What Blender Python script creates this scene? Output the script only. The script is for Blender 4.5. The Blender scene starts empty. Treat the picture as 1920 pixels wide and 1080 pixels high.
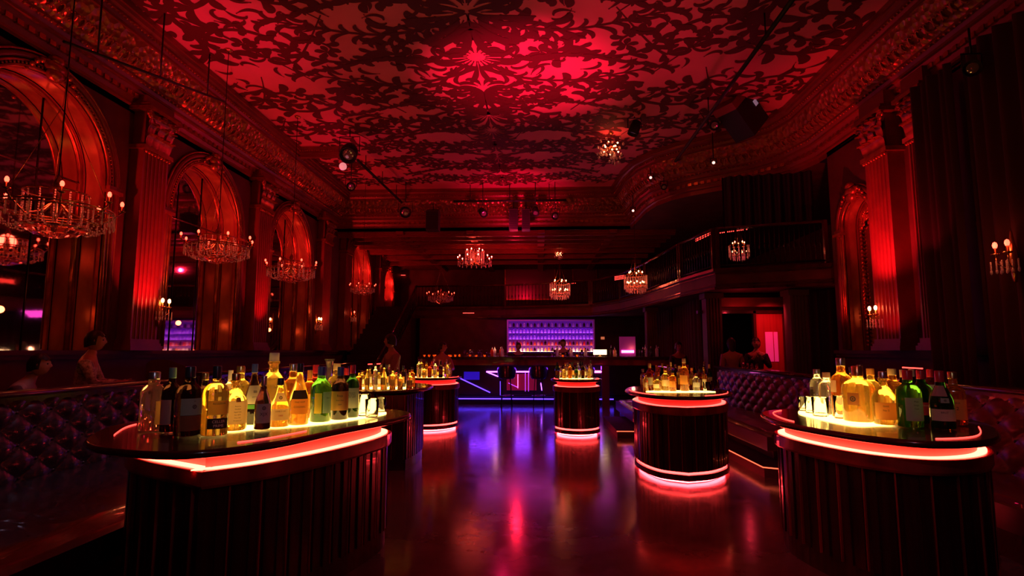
import bpy, math, random
from mathutils import Vector, Matrix
PI = math.pi
random.seed(11)
scene = bpy.context.scene
COL = scene.collection

# ------------------------------------------------------------------ camera
FPX = 1067.0; CH = 1.45
pitch = math.atan(117/FPX); yaw = math.atan(50*math.cos(pitch)/FPX)
FW = Vector((-math.sin(yaw)*math.cos(pitch), math.cos(yaw)*math.cos(pitch), math.sin(pitch)))
RT = Vector((math.cos(yaw), math.sin(yaw), 0))
UP = RT.cross(FW)
cd = bpy.data.cameras.new('camera'); cam = bpy.data.objects.new('camera', cd); COL.objects.link(cam)
cd.sensor_width = 36; cd.lens = 36*FPX/1920; cd.clip_end = 100; cd.clip_start = .05
m3 = Matrix((RT, UP, -FW)).transposed()
cam.matrix_world = Matrix.Translation((0, 0, CH)) @ m3.to_4x4()
scene.camera = cam

def ray(x, y): return FW + RT*((x-960)/FPX) + UP*((540-y)/FPX)
def Pz(x, y, z):
    d = ray(x, y); t = (z-CH)/d.z; return Vector((d.x*t, d.y*t, z))
def Py(x, y, Y):
    d = ray(x, y); t = Y/d.y; return Vector((d.x*t, Y, CH+d.z*t))
def Px(x, y, X):
    d = ray(x, y); t = X/d.x; return Vector((X, d.y*t, CH+d.z*t))

# ------------------------------------------------------------------ materials
MATS = {}
def mat(name, col=(.5, .5, .5), rough=.5, metal=0., trans=0., ior=1.45, emit=None, es=1., spec=.5, coat=0., sss=0., bump=None, noise=None, cloudy=0., alpha=None):
    if name in MATS: return MATS[name]
    m = bpy.data.materials.new(name); m.use_nodes = True
    nt = m.node_tree; N = nt.nodes; L = nt.links
    b = N['Principled BSDF']; out = N['Material Output']
    b.inputs['Base Color'].default_value = (*col, 1)
    b.inputs['Roughness'].default_value = rough
    b.inputs['Metallic'].default_value = metal
    b.inputs['IOR'].default_value = ior
    b.inputs['Transmission Weight'].default_value = trans
    b.inputs['Specular IOR Level'].default_value = spec
    b.inputs['Coat Weight'].default_value = coat
    if emit:
        b.inputs['Emission Color'].default_value = (*emit, 1)
        b.inputs['Emission Strength'].default_value = es
    tc = None
    if noise or bump:
        tc = N.new('ShaderNodeTexCoord')
    if noise:   # (scale, colour2, stretch)
        sc, c2, st = noise
        mp = N.new('ShaderNodeMapping'); mp.inputs['Scale'].default_value = st
        L.new(tc.outputs['Object'], mp.inputs[0])
        n = N.new('ShaderNodeTexNoise'); n.inputs['Scale'].default_value = sc; n.inputs['Detail'].default_value = 6
        L.new(mp.outputs[0], n.inputs['Vector'])
        r = N.new('ShaderNodeValToRGB')
        r.color_ramp.elements[0].color = (*col, 1); r.color_ramp.elements[1].color = (*c2, 1)
        r.color_ramp.elements[0].position = .35; r.color_ramp.elements[1].position = .65
        L.new(n.outputs[0], r.inputs[0]); L.new(r.outputs[0], b.inputs['Base Color'])
    if bump:    # (kind, scale, strength, distance)
        k, sc, stg, dist = bump
        if k == 'voronoi':
            n = N.new('ShaderNodeTexVoronoi'); n.inputs['Scale'].default_value = sc
        else:
            n = N.new('ShaderNodeTexNoise'); n.inputs['Scale'].default_value = sc; n.inputs['Detail'].default_value = 4
        L.new(tc.outputs['Object'], n.inputs['Vector'])
        bp = N.new('ShaderNodeBump'); bp.inputs['Strength'].default_value = stg; bp.inputs['Distance'].default_value = dist
        L.new(n.outputs[0], bp.inputs['Height']); L.new(bp.outputs[0], b.inputs['Normal'])
    if cloudy:
        t = N.new('ShaderNodeBsdfTranslucent'); t.inputs[0].default_value = (*col, 1)
        d = N.new('ShaderNodeBsdfDiffuse'); d.inputs[0].default_value = (*col, 1)
        a = N.new('ShaderNodeMixShader'); a.inputs[0].default_value = .5
        L.new(t.outputs[0], a.inputs[1]); L.new(d.outputs[0], a.inputs[2])
        x = N.new('ShaderNodeMixShader'); x.inputs[0].default_value = cloudy
        L.new(b.outputs[0], x.inputs[1]); L.new(a.outputs[0], x.inputs[2]); L.new(x.outputs[0], out.inputs[0])
    MATS[name] = m
    return m

RED = (1, .012, .035)
m_plaster = mat('crimson_plaster', (.26, .04, .03), .38, metal=.25, noise=(3, (.20, .035, .03), (1, 1, 1)), bump=('noise', 30, .15, .01))
m_wall = mat('dark_wall_paint', (.10, .022, .018), .6, noise=(2.5, (.06, .012, .01), (1, 1, 1)))
m_gilt = mat('gilt_plaster', (.55, .16, .06), .28, metal=.75, noise=(6, (.32, .07, .03), (1, 1, 1)), bump=('noise', 60, .2, .006))
m_frieze = mat('frieze_relief', (.38, .12, .05), .32, metal=.6, bump=('voronoi', 9, 1., .05))
m_marble = mat('bronze_marble', (.55, .22, .09), .22, metal=.35, noise=(4, (.30, .10, .04), (1, 1, .35)))
m_ceil = mat('ceiling_canvas', (.82, .17, .25), .75, noise=(1.2, (.74, .14, .21), (1, 1, 1)))
m_ink = mat('ceiling_scroll_paint', (.10, .006, .008), .75)
m_black = mat('matt_black', (.012, .010, .011), .55)
m_blackgl = mat('gloss_black', (.012, .008, .009), .18, coat=.3)
m_iron = mat('dark_iron', (.03, .018, .018), .35, metal=.7)
m_wood = mat('dark_mahogany', (.075, .012, .010), .22, coat=.4, noise=(4, (.035, .006, .006), (1, 1, .08)), bump=('noise', 18, .08, .004))
m_slat = mat('slat_mahogany', (.050, .010, .010), .30, coat=.3, noise=(5, (.020, .004, .004), (6, 6, .15)))
m_band = mat('cherry_band', (.42, .04, .035), .28, coat=.3, noise=(5, (.16, .018, .016), (1, 1, .2)))
m_riser = mat('pale_acrylic', (.85, .22, .20), .5)
m_brass = mat('aged_brass', (.60, .30, .12), .25, metal=.95)
m_steel = mat('satin_steel', (.55, .52, .55), .25, metal=.95)
m_leather = mat('black_leather', (.022, .014, .018), .27, coat=.35, bump=('noise', 90, .12, .002))
m_leather2 = mat('oxblood_leather', (.11, .018, .018), .34, coat=.3, bump=('noise', 90, .12, .002))
m_mirror = mat('antique_mirror', (.62, .50, .50), .035, metal=1., bump=('noise', 1.6, .04, .02))
m_curtain = mat('dark_velvet', (.060, .008, .012), .85, bump=('noise', 40, .3, .004))
m_carpet = mat('dark_carpet', (.035, .006, .008), .9)
m_crystal = mat('crystal', (.95, .88, .88), .04, trans=.55, ior=1.6, cloudy=.12)
m_crystal2 = mat('crystal_clear', (.95, .80, .80), .10, trans=.95, ior=1.5)
m_tumbler = mat('tumbler_glass', (.97, .95, .93), .03, trans=1., ior=1.16)
m_linedim = mat('violet_line_dim', (.6, .2, 1), .5, emit=(.42, .05, .8), es=1.6)
m_bulb = mat('warm_bulb', (1, .6, .4), .4, emit=(1, .26, .09), es=26)
m_bulbred = mat('red_bulb', (1, .3, .3), .4, emit=(1, .06, .03), es=7)
m_bulbhot = mat('red_bulb_bright', (1, .3, .3), .4, emit=(1, .07, .05), es=45)
m_led = mat('red_led_strip', (1, .3, .2), .5, emit=(1, .05, .028), es=24)
m_ledmid = mat('red_led_strip_dim', (1, .3, .2), .5, emit=(1, .045, .035), es=8)
m_led2 = mat('red_led_base', (1, .3, .2), .5, emit=(1, .045, .04), es=9)
m_ledfl = mat('red_led_floor', (1, .3, .2), .5, emit=(1, .030, .04), es=45)
m_ledthin = mat('red_led_thin', (1, .2, .1), .5, emit=(1, .04, .03), es=5)
m_ledstep = mat('amber_step_led', (1, .3, .1), .5, emit=(1, .12, .05), es=2.2)
m_gold = mat('amber_light_panel', (1, .8, .3), .5, emit=(1, .60, .12), es=7.)
m_purple = mat('violet_led', (.6, .2, 1), .5, emit=(.42, .07, 1), es=9)
m_blue = mat('blue_led', (.2, .1, 1), .5, emit=(.09, .03, 1), es=5)
m_bluep = mat('blue_panel_light', (.1, .05, .8), .5, emit=(.03, .01, .8), es=.45)
m_magenta = mat('magenta_lamp', (1, .2, .8), .5, emit=(1, .12, .6), es=7)
m_warmlamp = mat('cream_lamp', (1, .8, .5), .5, emit=(1, .62, .28), es=4)

# floor with its own node tree
def floor_material():
    m = bpy.data.materials.new('polished_concrete'); m.use_nodes = True
    nt = m.node_tree; N = nt.nodes; L = nt.links; b = N['Principled BSDF']
    tc = N.new('ShaderNodeTexCoord')
    n1 = N.new('ShaderNodeTexNoise'); n1.inputs['Scale'].default_value = 1.3; n1.inputs['Detail'].default_value = 9; n1.inputs['Roughness'].default_value = .65
    n2 = N.new('ShaderNodeTexNoise'); n2.inputs['Scale'].default_value = 7; n2.inputs['Detail'].default_value = 8; n2.inputs['Distortion'].default_value = 1.2
    L.new(tc.outputs['Object'], n1.inputs[0]); L.new(tc.outputs['Object'], n2.inputs[0])
    r = N.new('ShaderNodeValToRGB'); L.new(n1.outputs[0], r.inputs[0]); L.new(r.outputs[0], b.inputs['Base Color'])
    r.color_ramp.elements[0].color = (.10, .062, .062, 1); r.color_ramp.elements[1].color = (.20, .14, .14, 1)
    r.color_ramp.elements[0].position = .3; r.color_ramp.elements[1].position = .7
    r2 = N.new('ShaderNodeMapRange'); r2.inputs['From Min'].default_value = .3; r2.inputs['From Max'].default_value = .7
    r2.inputs['To Min'].default_value = .11; r2.inputs['To Max'].default_value = .22
    L.new(n2.outputs[0], r2.inputs[0]); L.new(r2.outputs[0], b.inputs['Roughness'])
    bp = N.new('ShaderNodeBump'); bp.inputs['Strength'].default_value = .03; bp.inputs['Distance'].default_value = .01
    L.new(n1.outputs[0], bp.inputs['Height']); L.new(bp.outputs[0], b.inputs['Normal'])
    b.inputs['Coat Weight'].default_value = .35; b.inputs['Coat Roughness'].default_value = .14
    return m
m_floor = floor_material()

# ------------------------------------------------------------------ mesh builder
class MB:
    def __init__(s): s.v = []; s.f = []; s.m = []; s.ms = []; s.sm = []
    def _m(s, m):
        if m is None: return 0
        if m not in s.ms: s.ms.append(m)
        return s.ms.index(m)
    def add(s, vs, fs, m=None, smooth=False):
        o = len(s.v); s.v += [tuple(v) for v in vs]; k = s._m(m)
        for f in fs: s.f.append([i+o for i in f]); s.m.append(k); s.sm.append(smooth)
        return s
    def box(s, a, b, m=None):
        x0, y0, z0 = a; x1, y1, z1 = b
        vs = [(x0,y0,z0),(x1,y0,z0),(x1,y1,z0),(x0,y1,z0),(x0,y0,z1),(x1,y0,z1),(x1,y1,z1),(x0,y1,z1)]
        return s.add(vs, [(0,3,2,1),(4,5,6,7),(0,1,5,4),(1,2,6,5),(2,3,7,6),(3,0,4,7)], m)
    def obox(s, c, u, hw, hd, hh, m=None):        # box centred c, local x axis u (horizontal), half sizes
        u = Vector(u).normalized(); w = Vector((-u.y, u.x, 0)); z = Vector((0, 0, 1)); c = Vector(c)
        vs = [c+u*(a*hw)+w*(b*hd)+z*(d*hh) for d in (-1, 1) for a, b in ((-1,-1),(1,-1),(1,1),(-1,1))]
        return s.add(vs, [(0,3,2,1),(4,5,6,7),(0,1,5,4),(1,2,6,5),(2,3,7,6),(3,0,4,7)], m)
    def grid(s, fn, nu, nv, m=None, smooth=True, cu=False, flip=False):
        vs = [fn(i/nu, j/nv) for j in range(nv+1) for i in range(nu if cu else nu+1)]
        w = nu if cu else nu+1; fs = []
        for j in range(nv):
            for i in range(nu):
                a = j*w+i; b = j*w+(i+1) % w if cu else a+1
                q = (a, b, b+w, a+w); fs.append(q[::-1] if flip else q)
        return s.add(vs, fs, m, smooth)
    def lathe(s, prof, n=16, m=None, c=(0, 0, 0), sh=None, caps=True, smooth=True):
        c = Vector(c); vs = []; fs = []
        for (r, z) in prof:
            for i in range(n):
                a = 2*PI*i/n; k = sh(a) if sh else (1, 1)
                vs.append(c+Vector((r*math.cos(a)*k[0], r*math.sin(a)*k[1], z)))
        for j in range(len(prof)-1):
            for i in range(n):
                fs.append((j*n+i, j*n+(i+1) % n, (j+1)*n+(i+1) % n, (j+1)*n+i))
        s.add(vs, fs, m, smooth)
        if caps:
            o = len(s.v)-len(vs); k = s._m(m)
            if prof[0][0] > 1e-5: s.f.append([o+i for i in range(n)][::-1]); s.m.append(k); s.sm.append(False)
            if prof[-1][0] > 1e-5: s.f.append([o+(len(prof)-1)*n+i for i in range(n)]); s.m.append(k); s.sm.append(False)
        return s
    def tube(s, pts, r, n=6, m=None, closed=False, caps=True):
        pts = [Vector(p) for p in pts]; N = len(pts); rs = r if isinstance(r, (list, tuple)) else [r]*N
        vs = []; prev = None
        for i, p in enumerate(pts):
            if closed: t = pts[(i+1) % N]-pts[i-1]
            else: t = pts[min(i+1, N-1)]-pts[max(i-1, 0)]
            if t.length < 1e-9: t = Vector((0, 0, 1))
            t.normalize()
            if prev is None:
                a = Vector((0, 0, 1)) if abs(t.z) < .9 else Vector((1, 0, 0)); x = t.cross(a).normalized()
            else:
                x = prev-t*prev.dot(t)
                x = x.normalized() if x.length > 1e-6 else t.orthogonal().normalized()
            prev = x; y = t.cross(x)
            for k in range(n):
                a = 2*PI*k/n; vs.append(p+(x*math.cos(a)+y*math.sin(a))*rs[i])
        fs = []
        for i in range(N if closed else N-1):
            j = (i+1) % N
            for k in range(n): fs.append((i*n+k, i*n+(k+1) % n, j*n+(k+1) % n, j*n+k))
        if not closed and caps: fs.append(list(range(n))[::-1]); fs.append([(N-1)*n+k for k in range(n)])
        return s.add(vs, fs, m, True)
    def ball(s, c, r, m=None, n=6, sc=(1, 1, 1)):
        h = max(3, n//2+1)
        prof = [(max(1e-6, math.sin(PI*j/h)), -math.cos(PI*j/h)) for j in range(h+1)]
        c = Vector(c); vs = []; fs = []
        for (a, z) in prof:
            for i in range(n):
                t = 2*PI*i/n; vs.append(c+Vector((a*math.cos(t)*r*sc[0], a*math.sin(t)*r*sc[1], z*r*sc[2])))
        for j in range(h):
            for i in range(n): fs.append((j*n+i, j*n+(i+1) % n, (j+1)*n+(i+1) % n, (j+1)*n+i))
        return s.add(vs, fs, m, True)
    def prism(s, pts, z0, z1, m=None, caps=True, smooth=False):
        n = len(pts); vs = [(p[0], p[1], z0) for p in pts]+[(p[0], p[1], z1) for p in pts]
        fs = [(i, (i+1) % n, n+(i+1) % n, n+i) for i in range(n)]
        s.add(vs, fs, m, smooth)
        if caps: s.add(vs, [list(range(n))[::-1], list(range(n, 2*n))], m)
        return s
    def xf(s, M): s.v = [tuple(M @ Vector(v)) for v in s.v]; return s
    def mesh(s, name):
        me = bpy.data.meshes.new(name); me.from_pydata(s.v, [], s.f)
        for m in s.ms: me.materials.append(m)
        me.polygons.foreach_set('material_index', s.m); me.polygons.foreach_set('use_smooth', s.sm)
        me.update(); return me
    def build(s, name, m=None, parent=None, loc=None, rz=0):
        me = s.mesh(name)
        if m is not None and not s.ms: me.materials.append(m)
        o = bpy.data.objects.new(name, me); COL.objects.link(o)
        if parent: o.parent = parent
        if loc is not None: o.location = loc
        if rz: o.rotation_euler = (0, 0, rz)
        return o
def tag(o, label=None, cat=None, group=None, kind=None):
    if label: o['label'] = label
    if cat: o['category'] = cat
    if group: o['group'] = group
    if kind: o['kind'] = kind
    return o
def empty(name, loc=(0, 0, 0), rz=0, label=None, cat=None, group=None, kind=None):
    o = bpy.data.objects.new(name, None); COL.objects.link(o); o.location = loc; o.rotation_euler = (0, 0, rz); o.empty_display_size = .1
    return tag(o, label, cat, group, kind)
def struct(mb, name, m=None): return tag(mb.build(name, m), kind='structure')
CH_OF = {}
def kids(o):
    return [c for c in bpy.data.objects if c.parent == o]
def copy_tree(o, parent=None, cache={}):
    k = o.name
    if k not in cache: cache[k] = kids(o)
    c = o.copy(); COL.objects.link(c)
    if parent: c.parent = parent
    for ch in cache[k]: copy_tree(ch, c)
    return c
def light(kind, loc, energy, col, size=.1, target=None, spot=60, blend=.6, name='lamp', sy=None, par=None):
    d = bpy.data.lights.new(name, kind); d.energy = energy; d.color = col
    if kind == 'AREA':
        d.size = size
        if sy: d.shape = 'RECTANGLE'; d.size_y = sy
    else: d.shadow_soft_size = size
    if kind == 'SPOT': d.spot_size = math.radians(spot); d.spot_blend = blend
    o = bpy.data.objects.new(name, d); COL.objects.link(o); o.location = loc
    if target is not None: o.rotation_euler = (Vector(target)-Vector(loc)).to_track_quat('-Z', 'Y').to_euler()
    return o

def catmull(pts, n=6, sharp=()):
    N = len(pts); out = []
    P = [Vector(p).to_2d() if len(p) > 2 else Vector(p) for p in pts]
    for i in range(N):
        p1, p2 = P[i], P[(i+1) % N]
        p0 = P[i-1] if i not in sharp else p1-(p2-p1)*.3
        p3 = P[(i+2) % N] if (i+1) % N not in sharp else p2+(p2-p1)*.3
        for k in range(n):
            t = k/n
            out.append(.5*((2*p1)+(p2-p0)*t+(2*p0-5*p1+4*p2-p3)*t*t+(3*p1-p0-3*p2+p3)*t**3))
    return out
def inset(poly, d):
    n = len(poly); out = []
    for i in range(n):
        a, b, c = poly[i-1], poly[i], poly[(i+1) % n]
        e1 = (b-a); e2 = (c-b)
        if e1.length < 1e-6 or e2.length < 1e-6: out.append(b.copy()); continue
        n1 = Vector((-e1.y, e1.x)).normalized(); n2 = Vector((-e2.y, e2.x)).normalized()
        nn = n1+n2
        nn = nn.normalized() if nn.length > 1e-6 else n1
        out.append(b+nn*(d/max(.5, nn.dot(n1))))
    return out          # positive d = inward for a counter-clockwise outline
def sweep_ring(mb, poly, prof, m=None, closed=True, smooth=False):
    """prof: list of (outward offset, z) carried round the outline"""
    rings = [inset(poly, -o) for o, z in prof]; n = len(poly)
    vs = [(p.x, p.y, prof[k][1]) for k, r in enumerate(rings) for p in r]; fs = []
    for k in range(len(prof)-1):
        for i in range(n if closed else n-1):
            j = (i+1) % n; fs.append((k*n+i, k*n+j, (k+1)*n+j, (k+1)*n+i))
    mb.add(vs, fs, m, smooth); return mb
def resample(poly, step, closed=True):
    pts = list(poly)+([poly[0]] if closed else []); out = []; acc = 0
    for a, b in zip(pts, pts[1:]):
        d = (b-a).length; t = -acc
        t = (step-acc) if acc else 0
        while t < d:
            out.append((a+(b-a)*(t/d), (b-a).normalized())); t += step
        acc = (d-(t-step)) % step if d > 0 else acc
    return out

# ------------------------------------------------------------------ room shell
ZC = 6.5; XL = -6.6; XR = 5.8; YB = 27.0; YF = -1.5
mb = MB(); mb.box((-9, YF, -.12), (9.5, YB+.3, 0)); struct(mb, 'floor', m_floor)

# ceiling outline (counter-clockwise from above)
CP = [Vector(p) for p in [(5.1, YF), (5.1, 11.6), (4.95, 12.2), (4.55, 12.75), (3.95, 13.15), (3.35, 13.6), (2.85, 14.15), (2.5, 14.9), (2.34, 15.8), (2.27, 17.3), (-5.9, 17.3), (-5.9, YF)]]
AX = -1.05                                   # axis of symmetry of the painted pattern
def inpoly(x, y):
    c = False; n = len(CP)
    for i in range(n):
        a, b = CP[i], CP[i-1]
        if (a.y > y) != (b.y > y) and x < (b.x-a.x)*(y-a.y)/(b.y-a.y)+a.x: c = not c
    return c
ceil = MB()
ceil.add([(p.x, p.y, ZC) for p in CP], [list(range(len(CP)))[::-1]], m_ceil)
ZP = ZC-.004
def rib(pts, ws):
    """painted ribbon along pts (u,v) with half widths ws, mirrored about the axis"""
    global ZP
    n = len(pts); ZP -= 4e-6
    for sgn in (1, -1):
        vs = []
        for i, p in enumerate(pts):
            t = pts[min(i+1, n-1)]-pts[max(i-1, 0)]
            if t.length < 1e-9: t = Vector((1, 0))
            t.normalize(); q = Vector((-t.y, t.x))*ws[i]
            for r in (p+q, p-q): vs.append((AX+sgn*r.x, r.y, ZP))
        fs = []
        for i in range(n-1):
            cx = (vs[2*i][0]+vs[2*i+3][0])/2; cy = (vs[2*i][1]+vs[2*i+3][1])/2
            if inpoly(cx, cy): fs.append((2*i, 2*i+1, 2*i+3, 2*i+2))
        if fs: ceil.add(vs, fs, m_ink)
def comma(base, ang, ln, curl, w):
    """acanthus lobe: a comma that starts thin, swells and curls to a bulb"""
    p = Vector(base); a = ang; pts = [p.copy()]; ws = [.012]; n = 13
    for i in range(n):
        t = (i+1)/n; a += curl/n*(.25+2.6*t*t); p = p+Vector((math.cos(a), math.sin(a)))*(ln/n)
        pts.append(p.copy()); ws.append(max(.004, .78*w*(math.sin(PI*min(1, t*.97)**1.5)**.75)))
    ws[-1] = .012
    rib(pts, ws)
crnd = random.Random(21)
def scroll(c, R, turns, a0, d, tail=None, w=.035, leafy=1., sq=.85, tilt=0.):
    c = Vector(c); pts = []; ws = []; n = int(30*turns)
    k = 1.45/(turns*2*PI); ct, st_ = math.cos(tilt), math.sin(tilt)
    for i in range(n+1):
        t = i/n; th = a0+d*turns*2*PI*t; r = R*math.exp(-k*turns*2*PI*t)
        q = Vector((math.cos(th), math.sin(th)*sq))*r
        pts.append(c+Vector((q.x*ct-q.y*st_, q.x*st_+q.y*ct))); ws.append(.62*w*(1.3-.7*t))
    if tail is not None:
        q = Vector(tail); p0 = pts[0]; tg = (pts[0]-pts[1]).normalized()
        tl = []; tw = []
        for i in range(14):
            s_ = i/14; h = (p0+tg*(q-p0).length*.6)
            tl.append(q*(1-s_)**2+h*2*s_*(1-s_)+p0*s_*s_); tw.append(.6*w*(.3+1.0*s_))
        pts = tl+pts; ws = tw+ws
    rib(pts, ws)
    i = 2
    while i < len(pts)-3:
        t = (pts[i+1]-pts[i-1]).normalized(); an = math.atan2(t.y, t.x)
        f = i/len(pts); L = R*(.62-.38*f)*leafy*crnd.uniform(.8, 1.25)
        comma(pts[i], an-d*.35, L, -d*crnd.uniform(.9, 1.9), R*.115)
        if f < .75: comma(pts[i], an+d*.4, L*.62, d*crnd.uniform(1.0, 2.2), R*.10)
        i += 3
    e = pts[-1]
    for k2 in range(5): comma(e, a0+k2*1.26, R*.26, 1., R*.10)
def palmette(v0, size, dirv=1, n=6):
    for i in range(n):
        a = PI/2*dirv-(i+.2)*.30*dirv; o = size*.16
        comma((max(.012, math.cos(a)*o), v0+math.sin(a)*o), a, size*(.9-.06*i), -dirv*(1.3 if i % 2 else .5), size*.075)
    for i in range(3):
        a = -PI/2*dirv+(i+.4)*.5*dirv; o = size*.14
        comma((max(.012, math.cos(a)*o), v0+math.sin(a)*o), a, size*.42, dirv*1.8, size*.08)
rows = [(7.0, 1.0), (8.9, .95), (10.7, .85), (12.3, .74), (13.7, .66), (15.0, .6), (16.3, .55)]
for ri, (v, R) in enumerate(rows):
    u = R*.95+.05; k = 0
    while u < 6.9:
        RR = R*crnd.uniform(.82, 1.2); d = 1 if (k+ri) % 2 else -1
        vv = v+crnd.uniform(-.3, .3)*R; tu = max(.02, u-RR*2.1)
        scroll((u, vv), RR, crnd.uniform(1.1, 1.6), PI+crnd.uniform(-.7, .7), d, (tu, vv-d*RR*crnd.uniform(.6, 1.3)), w=.045*RR/.7+.006, sq=crnd.uniform(.6, .95), tilt=crnd.uniform(-.5, .5))
        u += RR*1.75; k += 1
for v, s_, dd in [(8.0, 1.3, 1), (9.3, 1.0, 1), (10.5, 1.0, 1), (11.7, .8, 1), (12.6, .7, 1), (13.5, .6, 1), (14.4, .55, 1), (15.3, .5, 1), (16.2, .5, 1), (16.9, .35, -1)]:
    palmette(v, s_, dd)
for v, L in [(8.0, 3.2), (9.7, 3.4), (11.5, 3.0), (13.0, 2.8), (14.4, 2.8), (15.6, 2.6)]:
    for s_ in (0, 1):
        pts = [Vector((.04+L*t, v+(.45 if s_ else -.38)*math.sin(PI*t*1.25)*(1-.2*t)+(.3*t if s_ else -.1*t))) for t in [i/24 for i in range(25)]]
        rib(pts, [.045*(1-.7*i/24) for i in range(25)])
        for i in range(2, 24, 2):
            t = pts[i+1]-pts[i-1]; an = math.atan2(t.y, t.x)
            comma(pts[i], an+.3, crnd.uniform(.35, .6), 1.4*(1 if s_ else -1), .06); comma(pts[i], an-.35, crnd.uniform(.25, .45), -1.6*(1 if s_ else -1), .05)
for _ in range(150):                        # loose lobes that fill the gaps
    comma((crnd.uniform(.1, 6.1), crnd.uniform(6.6, 13)), crnd.uniform(0, 6.28), crnd.uniform(.3, .6), crnd.choice((-1, 1))*crnd.uniform(1.2, 2.6), crnd.uniform(.035, .06))
struct(ceil, 'ceiling')

# cornice carried round the ceiling field
prof = [(0, 6.5), (0, 6.41), (.035, 6.41), (.05, 6.36), (.09, 6.335), (.09, 6.30), (.12, 6.30), (.15, 6.245), (.15, 6.20), (.19, 6.20)]
prof2 = [(.19, 6.20), (.22, 6.12), (.28, 6.0), (.36, 5.89), (.46, 5.80)]
prof3 = [(.46, 5.80), (.46, 5.76), (.50, 5.75), (.53, 5.70), (.53, 5.66), (.57, 5.65), (.60, 5.58), (.60, 5.54), (.63, 5.53), (.66, 5.46), (.66, 5.42), (.70, 5.40), (.70, 5.30)]
CPs = CP
mb = MB()
ring = resample(CP, .5)
sweep_ring(mb, CP, prof, m_plaster, closed=False); sweep_ring(mb, CP, prof2, m_frieze, closed=False, smooth=True); sweep_ring(mb, CP, prof3, m_plaster, closed=False)
crn = struct(mb, 'trim_1'); crn['label'] = 'carved cornice round the painted ceiling'
def beadrow(off, z, step, r, m, name='beading', par=None, n=5):
    b = MB(); pts = inset(CP, -off); pts = [p for p in pts]
    for p, t in resample(pts, step, closed=False):
        if p.y > 4.5: b.ball((p.x, p.y, z), r, m, n)
    return b.build(name, None, par)
beadrow(.105, 6.295, .075, .022, m_gilt, 'beading', crn)
beadrow(.47, 5.755, .10, .028, m_gilt, 'egg_moulding', crn)
b = MB()
for p, t in resample(inset(CP, -.615), .16, closed=False):
    if p.y > 4.5: b.obox((p.x, p.y, 5.555), (t.x, t.y, 0), .045, .03, .035, m_gilt)
b.build('dentils', None, crn)
b = MB()                                     # leaf relief standing off the cove
for p, t in resample(inset(CP, -.33), .17, closed=False):
    if p.y < 5: continue
    t3 = Vector((t.x, t.y, 0)); o = Vector((t.y, -t.x, 0))
    for s in (-1, 1):
        pts = []
        for i in range(7):
            a = i/6*4.2
            rr = .055*(1-.5*i/6)
            pts.append(Vector((p.x, p.y, 5.93))+t3*(s*(.04+rr*math.sin(a)))+(o*.55+Vector((0, 0, -.83)))*(rr*math.cos(a)*1.6)-o*.02+Vector((0, 0, -.015)))
        b.tube(pts, [.016, .018, .018, .016, .014, .012, .012], 4, m_gilt)
b.build('relief_scroll', None, crn)

# lower ceilings round the painted field
mb = MB(); ZS = 5.30
out = inset(CP, -.70)
mb.box((-6.6, 18.0, ZS), (9, YB, ZS+.1), m_wall)
# soffit over the balcony side
mb.add([(out[i].x, out[i].y, ZS) for i in range(1, 10)]+[(9, 18.0, ZS), (9, out[1].y, ZS)], [list(range(11))], m_wall)
# ribs across the rear ceiling
for i, y in enumerate([18.25, 18.9, 19.6, 20.5, 21.6, 22.9, 24.4]):
    for k, (w, d) in enumerate([(.30, .05), (.20, .10), (.10, .15)]):
        mb.box((-6.6, y-w/2, ZS-d), (4.4, y+w/2, ZS), m_plaster)
for x in (-4.5, -2.2, .1, 2.4):
    mb.box((x-.12, 18.0, ZS-.10), (x+.12, YB, ZS), m_plaster)
struct(mb, 'trim_2')
b = MB()
for y in [18.58, 19.25, 20.05, 21.05]:
    x = -6.4
    while x < 4.3: b.ball((x, y, ZS-.02), .035, m_gilt, 5); x += .11
b.build('beading', None, bpy.data.objects['trim_2'])
# short moulded beam on the left of the ceiling
mb = MB(); P0 = Py(520, 264, 13.6)
for (h, w) in [(.10, .30), (.17, .20), (.24, .10)]: mb.box((-5.95, 13.6-w/2, ZC-h), (-4.55, 13.6+w/2, ZC-.002), m_plaster)
x = -5.9
while x < -4.6: mb.ball((x, 13.44, ZC-.11), .02, m_gilt, 5); x += .06
struct(mb, 'trim_3')

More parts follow.
